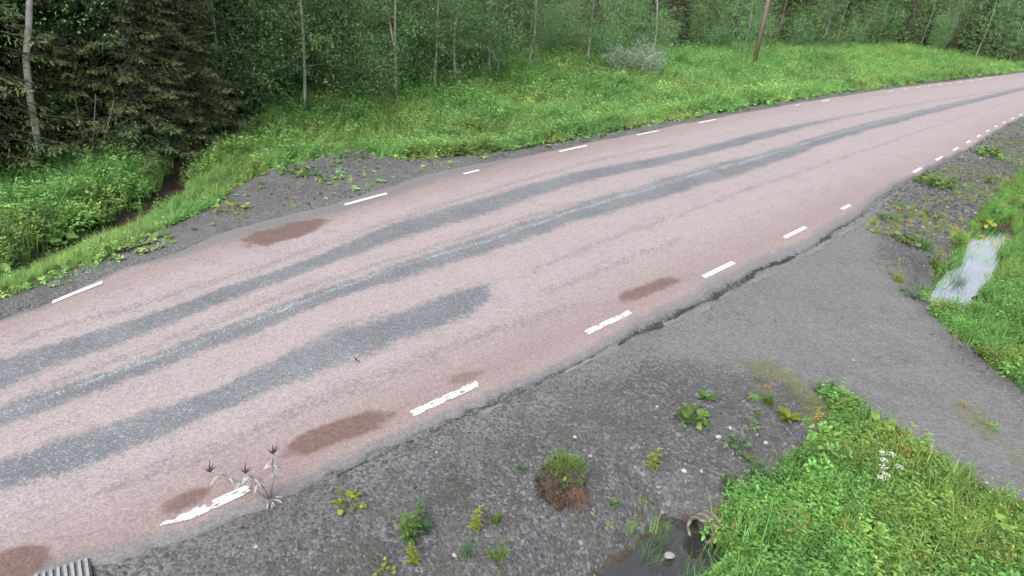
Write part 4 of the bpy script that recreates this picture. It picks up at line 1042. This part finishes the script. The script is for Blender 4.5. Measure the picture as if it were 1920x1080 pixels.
# ---------------------------------------------------------------- pale stones lying on the gravel
def stone_mesh(seed, mat, flatness=.6):
    import bmesh
    r = random.Random(seed); b = bmesh.new(); bmesh.ops.create_icosphere(b, subdivisions=2, radius=0.5)
    ax = [Vector((r.gauss(0, 1), r.gauss(0, 1), r.gauss(0, 1))).normalized() for _ in range(7)]; ct = [r.uniform(.30, .46) for _ in ax]
    for v in b.verts:
        for a, c in zip(ax, ct):
            h = v.co.dot(a)
            if h > c: v.co -= a * (h - c)
        v.co = Vector((v.co.x * 1.15, v.co.y * .85, v.co.z * flatness))
    me = bpy.data.meshes.new('stone'); b.to_mesh(me); b.free(); me.materials.append(mat); return me
SM = [stone_mesh(k, MT['pale_stone']) for k in range(4)] + [stone_mesh(10 + k, MT['grey_stone']) for k in range(3)]
STONES = [(1347, 820, .062, 0, 'white stone just below the round-leaved weed'), (1369, 803, .048, 1, 'small white stone right of the round-leaved weed'), (1436, 831, .060, 2, 'white stone alone on the gravel near the grass edge'),
          (1283, 884, .066, 3, 'pale stone left of the blue-green weeds'), (1315, 884, .036, 0, 'tiny pale stone left of the blue-green weeds'), (1107, 855, .040, 1, 'small bright stone right of the turf clump'),
          (1078, 820, .050, 2, 'flat pale stone above the turf clump'), (1232, 763, .045, 3, 'white pebble above and left of the round-leaved weed'), (1090, 1018, .070, 4, 'rounded light grey stone low on the gravel slope'), (1092, 1029, .05, 5, 'darker stone touching the rounded light grey stone'),
          (1235, 914, .065, 6, 'grey stone below the thin yellow-green sprout'), (1253, 947, .075, 4, 'largest pale grey stone above the ditch pool'), (1243, 962, .07, 5, 'dull grey stone against the largest pale one'), (1272, 815, .06, 6, 'grey stone left of the round-leaved weed'),
          (1193, 1053, .045, 0, 'white stone at the lower edge of the gravel'), (480, 1026, .040, 1, 'lone white pebble below the dry stalks'), (1302, 759, .035, 2, 'tiny white pebble at the top of the round-leaved weed'), (1237, 925, .055, 5, 'second grey stone below the thin yellow-green sprout'),
          (1600, 676, .040, 3, 'pale pebble lying alone on the grey driveway'), (1618, 770, .03, 0, 'small white pebble beside the mossy driveway edge')]
for k, (u, v, sz, i, lab) in enumerate(STONES):
    p = at(u, v); o = obj('stone', SM[i], None, (p.x, p.y, p.z + sz * .12), (random.uniform(-.2, .2), random.uniform(-.2, .2), k * 1.9), sz); tag(o, lab, 'stone', 'pale stones on the gravel')

# ---------------------------------------------------------------- weeds
def one_leaf(mat, L, W, round_, droop, seed):
    random.seed(seed); B = MB(); B.leaf((0, 0, 0), (1, 0, 0.15), (0, 0, 1), L, W, .22, droop, None, round_); return B.mesh('leaf', mat, True)
LEAFM = {k: [one_leaf(MT[k], 1.0, w, rd, dr, 7 * j) for j, (w, rd, dr) in enumerate(((.85, True, .25), (.95, True, .1), (.36, False, .35), (.28, False, .2), (.5, False, .3)))] for k in ('pleaf', 'yleaf', 'dleaf')}
def weed(u, v, style, size, mat, label, cat='weed', group='weeds on the gravel', n=None, spread=None):
    p = at(u, v); t = thing('weed', label, cat, p, random.uniform(0, 6.28), group); r = random.Random(int(u * 7 + v)); LM = LEAFM[mat]
    if style == 'round':                      # low cluster of round leaves on stalks
        n = int((n or 16) * 1.7); sp = spread or size * .5; st = MB()
        for k in range(n):
            a = k * 2.4 + r.uniform(-.5, .5); q = sp * math.sqrt((k + .5) / n); h = size * r.uniform(.08, .42) * (1.2 - q / sp * .6); L = size * r.uniform(.11, .26)
            st.tube([(0.3 * q * math.cos(a), .3 * q * math.sin(a), -.01), (q * math.cos(a), q * math.sin(a), h)], [.004, .003], 3, False)
            obj('leaf', LM[r.randrange(2)], t, (q * math.cos(a), q * math.sin(a), h), (r.gauss(0, .4), r.gauss(0, .4), a + r.uniform(-.9, .9)), L)
        tag(obj('stalks', st.mesh('stalks', MT[mat]), t), None, None, None, 'stuff')
    elif style == 'rosette':
        n = int((n or 11) * 1.3)
        for k in range(n):
            a = k * 2.4 + r.uniform(-.3, .3); L = size * r.uniform(.25, .52)
            obj('leaf', LM[2 + r.randrange(3)], t, (0.01 * math.cos(a), .01 * math.sin(a), .01), (r.gauss(0, .15), -r.uniform(.2, .9), a), L)
    elif style == 'upright':
        n = n or 3
        for j in range(n):
            aa = r.uniform(0, 6.28); q = size * .16 * r.random(); hh = size * r.uniform(.6, 1.1); S = MB(); top = Vector((q * math.cos(aa) * 2 + r.gauss(0, .03), q * math.sin(aa) * 2 + r.gauss(0, .03), hh)); b0 = Vector((q * math.cos(aa), q * math.sin(aa), -.02))
            S.tube([b0, b0.lerp(top, .5), top], [.005, .004, .002], 4, False); st = obj('stem', S.mesh('stem', MT[mat]), t); B = MB()
            for k in range(13):
                f = .15 + .85 * k / 12; az = k * 2.4; pp = b0.lerp(top, f); B.leaf(pp, (math.cos(az), math.sin(az), .45), (0, 0, 1), size * .34 * (1.15 - .6 * f), size * .075, .2, .25)
            obj('leaves', B.mesh('leaves', MT[mat]), st)
    elif style == 'tuft':
        B = MB(); random.seed(int(u)); n = n or 55
        for k in range(n):
            a = r.uniform(0, 6.28); q = size * .22 * math.sqrt(r.random()); B.blade((q * math.cos(a), q * math.sin(a), -.01), r.uniform(0, 6.28), size * r.uniform(.4, 1.0), .007, r.uniform(.2, 1.0))
        tag(obj('blades', B.mesh('blades', MT[mat]), t), None, None, None, 'stuff')
    return t
weed(1297, 792, 'round', .40, 'pleaf', 'cluster of round bright green leaves on the dark gravel', n=22, spread=.20)
weed(1322, 748, 'rosette', .30, 'pleaf', 'pointed-leaf weed just above the round-leaved cluster')
weed(1405, 798, 'round', .22, 'pleaf', 'few-leaved green weed between the round-leaved cluster and the grass', n=7, spread=.1)
weed(1378, 838, 'round', .24, 'dleaf', 'dull green small-leaved weed below the white stone', n=13, spread=.15)
weed(1438, 757, 'tuft', .24, 'pleaf', 'bright green grass tuft at the edge of the driveway gravel', n=90)
weed(1477, 786, 'rosette', .34, 'yleaf', 'spiky yellow-green rosette beside the grass edge', n=16)
weed(1418, 712, 'tuft', .12, 'yleaf', 'small mossy yellow tuft where verge meets driveway', n=50)
weed(1226, 884, 'upright', .30, 'yleaf', 'thin yellow-green sprout standing alone on the gravel', n=2)
weed(1420, 905, 'upright', .34, 'dleaf', 'upright blue-green weed at the edge of the lush grass', n=4)
weed(1360, 918, 'upright', .26, 'dleaf', 'low feathery blue-green weed left of the upright one', n=5)
weed(1400, 862, 'rosette', .18, 'pleaf', 'little green rosette under the lone white stone')
weed(1150, 945, 'rosette', .14, 'pleaf', 'tiny green seedling right below the turf clump')
weed(978, 880, 'rosette', .14, 'dleaf', 'tiny dull seedling left of the turf clump')
weed(655, 948, 'round', .30, 'yleaf', 'yellow-green leafy clump closest to the dry stalks', n=12, spread=.14)
weed(773, 968, 'upright', .26, 'dleaf', 'blue-green herb, topmost of the lower weeds', n=2)
weed(768, 1015, 'upright', .30, 'pleaf', 'bushy bright green herb below the blue-green one', n=5)
weed(797, 990, 'rosette', .24, 'dleaf', 'flat spreading herb right of the bushy one')
weed(892, 996, 'upright', .24, 'yleaf', 'bright yellow-green shoot alone in mid gravel', n=3)
weed(930, 978, 'tuft', .20, 'pleaf', 'soft grass tuft beside the bright yellow-green shoot', n=45)
weed(876, 1040, 'tuft', .26, 'dleaf', 'thin dark grass tuft below the bright shoot', n=40)
weed(933, 1052, 'upright', .22, 'pleaf', 'small green herb at the bottom middle of the gravel', n=3)
weed(776, 1060, 'upright', .22, 'yleaf', 'yellowish herb at the bottom beneath the bushy one', n=3)
weed(722, 1072, 'round', .18, 'yleaf', 'round pale-leaved weed at the very bottom edge', n=8, spread=.09)
weed(1240, 1035, 'tuft', .42, 'dleaf', 'tall dark reed grass on the bank of the dark pool', n=80)
weed(1215, 1065, 'tuft', .38, 'dleaf', 'reed grass tuft at the bottom edge left of the dark pool', n=70)
weed(1560, 660 + 145, 'tuft', .2, 'yleaf', 'yellow grass tuft on the mossy driveway edge', n=70)
for (u, v, st, sz, mt, lab, n_, sp) in [
    (1750, 347, 'round', .75, 'pleaf', 'broad patch of coarse leaves on the gravel bank by the road', 34, .48), (1852, 292, 'round', .70, 'pleaf', 'leafy patch high on the gravel bank near the white dashes', 28, .42),
    (1702, 455, 'round', .55, 'pleaf', 'large-leaved plant where driveway meets the gravel bank', 18, .3), (1662, 412, 'round', .40, 'dleaf', 'pale small-leaved plant in the corner of driveway and road', 14, .22),
    (1852, 345, 'upright', .35, 'pleaf', 'soft green herb between the two leafy patches', 5, None), (1745, 408, 'round', .35, 'pleaf', 'small-leaved weed below the broad coarse patch', 9, .2),
    (1682, 528, 'tuft', .35, 'yleaf', 'yellow grass tuft on the driveway edge', 90, None), (1838, 424, 'round', .5, 'yleaf', 'bright yellow-green bushy plant at the head of the bright pool', 20, .22),
    (1796, 470, 'upright', .45, 'yleaf', 'lime-green herb on the bank left of the bright pool', 6, None), (1752, 505, 'upright', .42, 'yleaf', 'yellowish herb halfway along the bank of the bright pool', 5, None),
    (1735, 470, 'tuft', .5, 'pleaf', 'green grass tuft on the bank above the yellowish herb', 110, None), (1790, 540, 'tuft', .6, 'dleaf', 'grey-green reed tuft leaning over the bright pool', 120, None),
    (1768, 590, 'tuft', .5, 'pleaf', 'grass tuft at the near end of the bright pool', 110, None), (1710, 555, 'round', .35, 'dleaf', 'dull leafy weed on the driveway edge', 12, .2),
    (655, 294, 'round', .5, 'dleaf', 'pale low weed at the top of the far lay-by', 18, .4), (560, 327, 'round', .5, 'pleaf', 'green low weed in the middle of the far lay-by', 16, .35), (600, 340, 'tuft', .3, 'dleaf', 'thin grass patch in the far lay-by', 60, None), (430, 395, 'round', .4, 'yleaf', 'yellow-green weed at the lower end of the far lay-by', 12, .3)]:
    weed(u, v, st, sz, mt, lab, n=n_, spread=sp)

# white-flowered yarrow in the grass
p = at(1668, 905); t = thing('yarrow_plant', 'white flower heads of yarrow above the grass by the driveway', 'flower', p)
for k, (u, v) in enumerate(((1655, 850), (1672, 852), (1657, 863), (1657, 876), (1685, 875), (1653, 897), (1660, 890))):
    h = .34 + .02 * (k % 3); q = flat([(u, v)], p.z + h)[0]; top = Vector((q[0] - p.x, q[1] - p.y, h))
    B = MB(); B.tube([(0.02 * math.cos(k), .02 * math.sin(k), 0), top * .5 + Vector((0, 0, .03)), top], [.004, .003, .003], 4, False); st = obj('stem', B.mesh('stem', MT['dleaf']), t)
    B = MB(); r = random.Random(k)
    for j in range(30):
        if r.random() < .25: continue
        a = j * 2.4 + r.uniform(-.5, .5); q2 = .046 * math.sqrt(j / 30) * r.uniform(.8, 1.15); c = top + Vector((q2 * math.cos(a), q2 * math.sin(a), .012 - q2 * q2 * 6 + r.uniform(0, .004))); s_ = r.uniform(.0045, .0075)
        B.add([c + Vector((s_ * math.cos(i * 1.2566), s_ * math.sin(i * 1.2566), 0)) for i in range(5)] + [c - Vector((0, 0, .01))], [(0, 1, 2, 3, 4)] + [(i, 5, (i + 1) % 5) for i in range(5)])
    obj('flower_head', B.mesh('flower_head', MT['petal']), st)
# tiny yellow flowers
def buttercups():
    B = MB()
    for j in range(5):
        a = j * 1.2566; B.leaf((0, 0, 0), (math.cos(a), math.sin(a), .5), (0, 0, 1), .010, .010, .1, 0, None, True)
        C = proto_set('buttercup', [B.mesh('buttercup', MT['yellow'])])
    P = [at(u, v) + Vector((0, 0, .24)) for (u, v) in ((1614, 822), (1555, 850), (1420, 975), (1425, 968), (1396, 990), (1404, 988), (1598, 1007), (1600, 1000), (1760, 955), (1812, 1005), (1860, 980), (1880, 1060), (1700, 1010), (1565, 888), (1500, 950), (1850, 995))]
    n = len(P); scatter('buttercup_flowers', np.array([list(p) for p in P]), rnd_rot(n, .3), np.full(n, .8), np.zeros(n, int), np.ones((n, 3)), C, 'tiny yellow flowers dotted through the near grass')
buttercups()

# ---------------------------------------------------------------- uprooted clump of turf
def turf():
    p = at(1050, 925); t = thing('turf_clump', 'uprooted turf clump with grass on top and reddish roots, lying on gravel', 'turf', p)
    import bmesh
    b = bmesh.new(); bmesh.ops.create_icosphere(b, subdivisions=4, radius=1)
    for v in b.verts:
        c = v.co.copy(); nz = float(fbm(np.array([c.x * 3 + c.z * 2 + 9]), np.array([c.y * 3 - c.z + 5]), 201, 4)[0]) - .5
        v.co = Vector((c.x * .17, c.y * .25, c.z * .10)) * (1 + 2.3 * nz)
    me = bpy.data.meshes.new('soil_lump'); b.to_mesh(me); b.free(); me.materials.append(MT['dirt']); obj('soil_lump', me, t, (0, 0.1, .05))
    r = random.Random(3); random.seed(3); B = MB()
    for k in range(260):
        a = r.uniform(0, 6.28); q = .2 * math.sqrt(r.random()); B.blade((q * math.cos(a) + .03, .20 + q * math.sin(a) * 1.2, .13 * (1 - (q / .26) ** 2)), r.uniform(0, 6.28), r.uniform(.07, .27), .008, r.uniform(.3, 1.3))
    for k in range(110):
        a = r.uniform(0, 6.28); q = .2 * math.sqrt(r.random()); B.leaf((q * math.cos(a) + .06, .20 + q * math.sin(a) * 1.1, .13), (math.cos(a), math.sin(a), .6), (0, 0, 1), r.uniform(.03, .07), r.uniform(.015, .035), .2, .3)
    tag(obj('grass_top', B.mesh('grass_top', MT['pleaf']), t), None, None, None, 'stuff')
    B = MB()
    for k in range(150):
        x0 = r.uniform(.06, .2); y0 = r.uniform(-.10, .05); a = r.uniform(-1.9, -.2); L = r.uniform(.06, .20)
        pts = [(x0, y0, r.uniform(.05, .12)), (x0 + L * .5 * math.cos(a), y0 + L * .5 * math.sin(a), r.uniform(.05, .10)), (x0 + L * math.cos(a) + r.gauss(0, .02), y0 + L * math.sin(a), r.uniform(.0, .04))]
        B.tube(pts, [.003, .0025, .0012], 3, False)
    tag(obj('roots', B.mesh('roots', MT['root']), t), None, None, None, 'stuff')
    B = MB()
    for k in range(130):
        a = r.uniform(2.0, 5.2); x0 = .19 * math.cos(a); y0 = .08 + .22 * math.sin(a); L = r.uniform(.04, .11)
        B.tube([(x0, y0, r.uniform(.02, .12)), (x0 + L * .6 * math.cos(a + r.uniform(-1.2, 1.2)), y0 + L * .6 * math.sin(a + r.uniform(-1, 1)), r.uniform(.02, .10)), (x0 + L * math.cos(a), y0 + L * math.sin(a), .0)], [.003, .0025, .0015], 3, False)
    tag(obj('fine_roots', B.mesh('fine_roots', MT['dirt']), t), None, None, None, 'stuff')
    B = MB(); B.leaf((0.01, .06, .16), (.2, -1, .2), (0, 0, 1), .07, .06, .2, .1, .9, True); obj('leaf', B.mesh('leaf', MT['yleaf']), t)
turf()
# ---------------------------------------------------------------- dry stalks at the road edge
def stalks():
    p = at(505, 938); t = thing('dry_stalks', 'three dry grey weed stalks with dark seed heads at the asphalt edge', 'plant', p); r = random.Random(9)
    for k, (u, v, h, fx) in enumerate(((511, 850, .52, .03), (459, 886, .42, -.02), (392, 884, .44, -.12))):
        q = flat([(u, v)], p.z + h)[0]; top = Vector((q[0] - p.x, q[1] - p.y, h)); B = MB()
        pts = [Vector((0.02 * k, 0, -.02)), top * .35 + Vector((.02, .01, .03)), top * .7 + Vector((0, .01, .03)), top]
        B.tube(pts, [.007, .006, .005, .004], 5); st = obj('stalk', B.mesh('stalk', MT['dry'], True), t)
        B = MB()
        for j in range(9):
            a = j * 2.4; f = .45 + .5 * j / 9; c = pts[1].lerp(pts[3], max(0, (f - .35) / .65)); B.leaf(c, (math.cos(a), math.sin(a), .2), (0, 0, 1), r.uniform(.05, .11), r.uniform(.025, .05), .5, .6)
        obj('withered_leaves', B.mesh('withered_leaves', MT['dry']), st)
        B = MB()
        for j in range(7):
            a = j * .9; d = Vector((math.cos(a), math.sin(a), r.uniform(.6, 1.6))).normalized(); B.tube([top, top + d * r.uniform(.05, .10)], [.012 if j < 3 else .004, .001], 4)
        obj('seed_head', B.mesh('seed_head', MT['dark_seed']), st)
    B = MB()
    for j in range(24):
        a = r.uniform(0, 6.28); B.leaf((.05 * math.cos(a), .05 * math.sin(a), r.uniform(0, .03)), (math.cos(a), math.sin(a), r.uniform(.0, .5)), (0, 0, 1), r.uniform(.04, .09), r.uniform(.012, .03), .4, .5)
    obj('base_leaves', B.mesh('base_leaves', MT['dry']), t)
stalks()
# small forked twig on the worn grey track
z0 = 0.03; q = flat([(667, 676)], z0)[0]; t = thing('forked_twig', 'small black forked twig lying on the grey wheel track', 'twig', (q[0], q[1], z0 + .008))
B = MB(); B.tube([(-.05, .06, 0.004), (0, 0, .02), (.06, -.05, .004)], [.004, .005, .003], 5); B.tube([(0, 0, .02), (.01, -.08, .004)], [.004, .002], 5); B.tube([(0, 0, .02), (.05, .05, .03)], [.004, .002], 5); obj('branches', B.mesh('branches', MT['dark_seed']), t)
# pale ribbed edging in the near corner: video compression banding given a shape
def artefact():
    P = [flat([w], 0)[0] for w in ((118, 1062), (168, 1046))]; c = P[0]; d = P[1] - P[0]; L = float(np.linalg.norm(d)) * 2.6; ang = math.atan2(d[1], d[0])
    c = P[1] - d / np.linalg.norm(d) * L
    t = thing('ribbed_artefact', 'pale ribbed edging modelled from video banding at the road edge in the bottom corner', 'artefact', (c[0], c[1], 0), ang)
    def box(x0, x1, y0, y1, z0_, z1_, nm, mat):
        V = [(x, y, z) for z in (z0_, z1_) for y in (y0, y1) for x in (x0, x1)]
        return obj(nm, mesh_np(nm, np.array(V), [(0, 2, 3, 1), (4, 5, 7, 6), (0, 1, 5, 4), (2, 6, 7, 3), (0, 4, 6, 2), (1, 3, 7, 5)], mat), t)
    box(0, L, -.30, 0, -.15, 0.004, 'slab', MT['fragment'])
    n = 10
    for k in range(n): box(L * (k + .25) / n, L * (k + .7) / n, -.285, -.01, .004, .022, 'rib', MT['concrete'])
artefact()
# withered pale leaf at the water's edge
p = at(1242, 1066); t = thing('dead_leaf', 'pale withered leaf lying at the edge of the dark pool', 'leaf', (p.x, p.y, max(p.z, WZ) + .012), .4)
B = MB(); B.leaf((0, 0, 0), (1, .1, .1), (0, 0, 1), .11, .08, .2, .15, .5, True); obj('blade', B.mesh('blade', MT['pale_stone']), t); B = MB(); B.tube([(0, 0, 0), (-.06, -.02, -.005)], .003, 4); obj('stalk', B.mesh('stalk', MT['dry']), t)
weed(1352, 968, 'tuft', .22, 'yleaf', 'rusty yellow grass overhanging the culvert mouth', n=70)
weed(1362, 1032, 'tuft', .28, 'yleaf', 'yellowed grass tuft right of the dark pool', n=80)
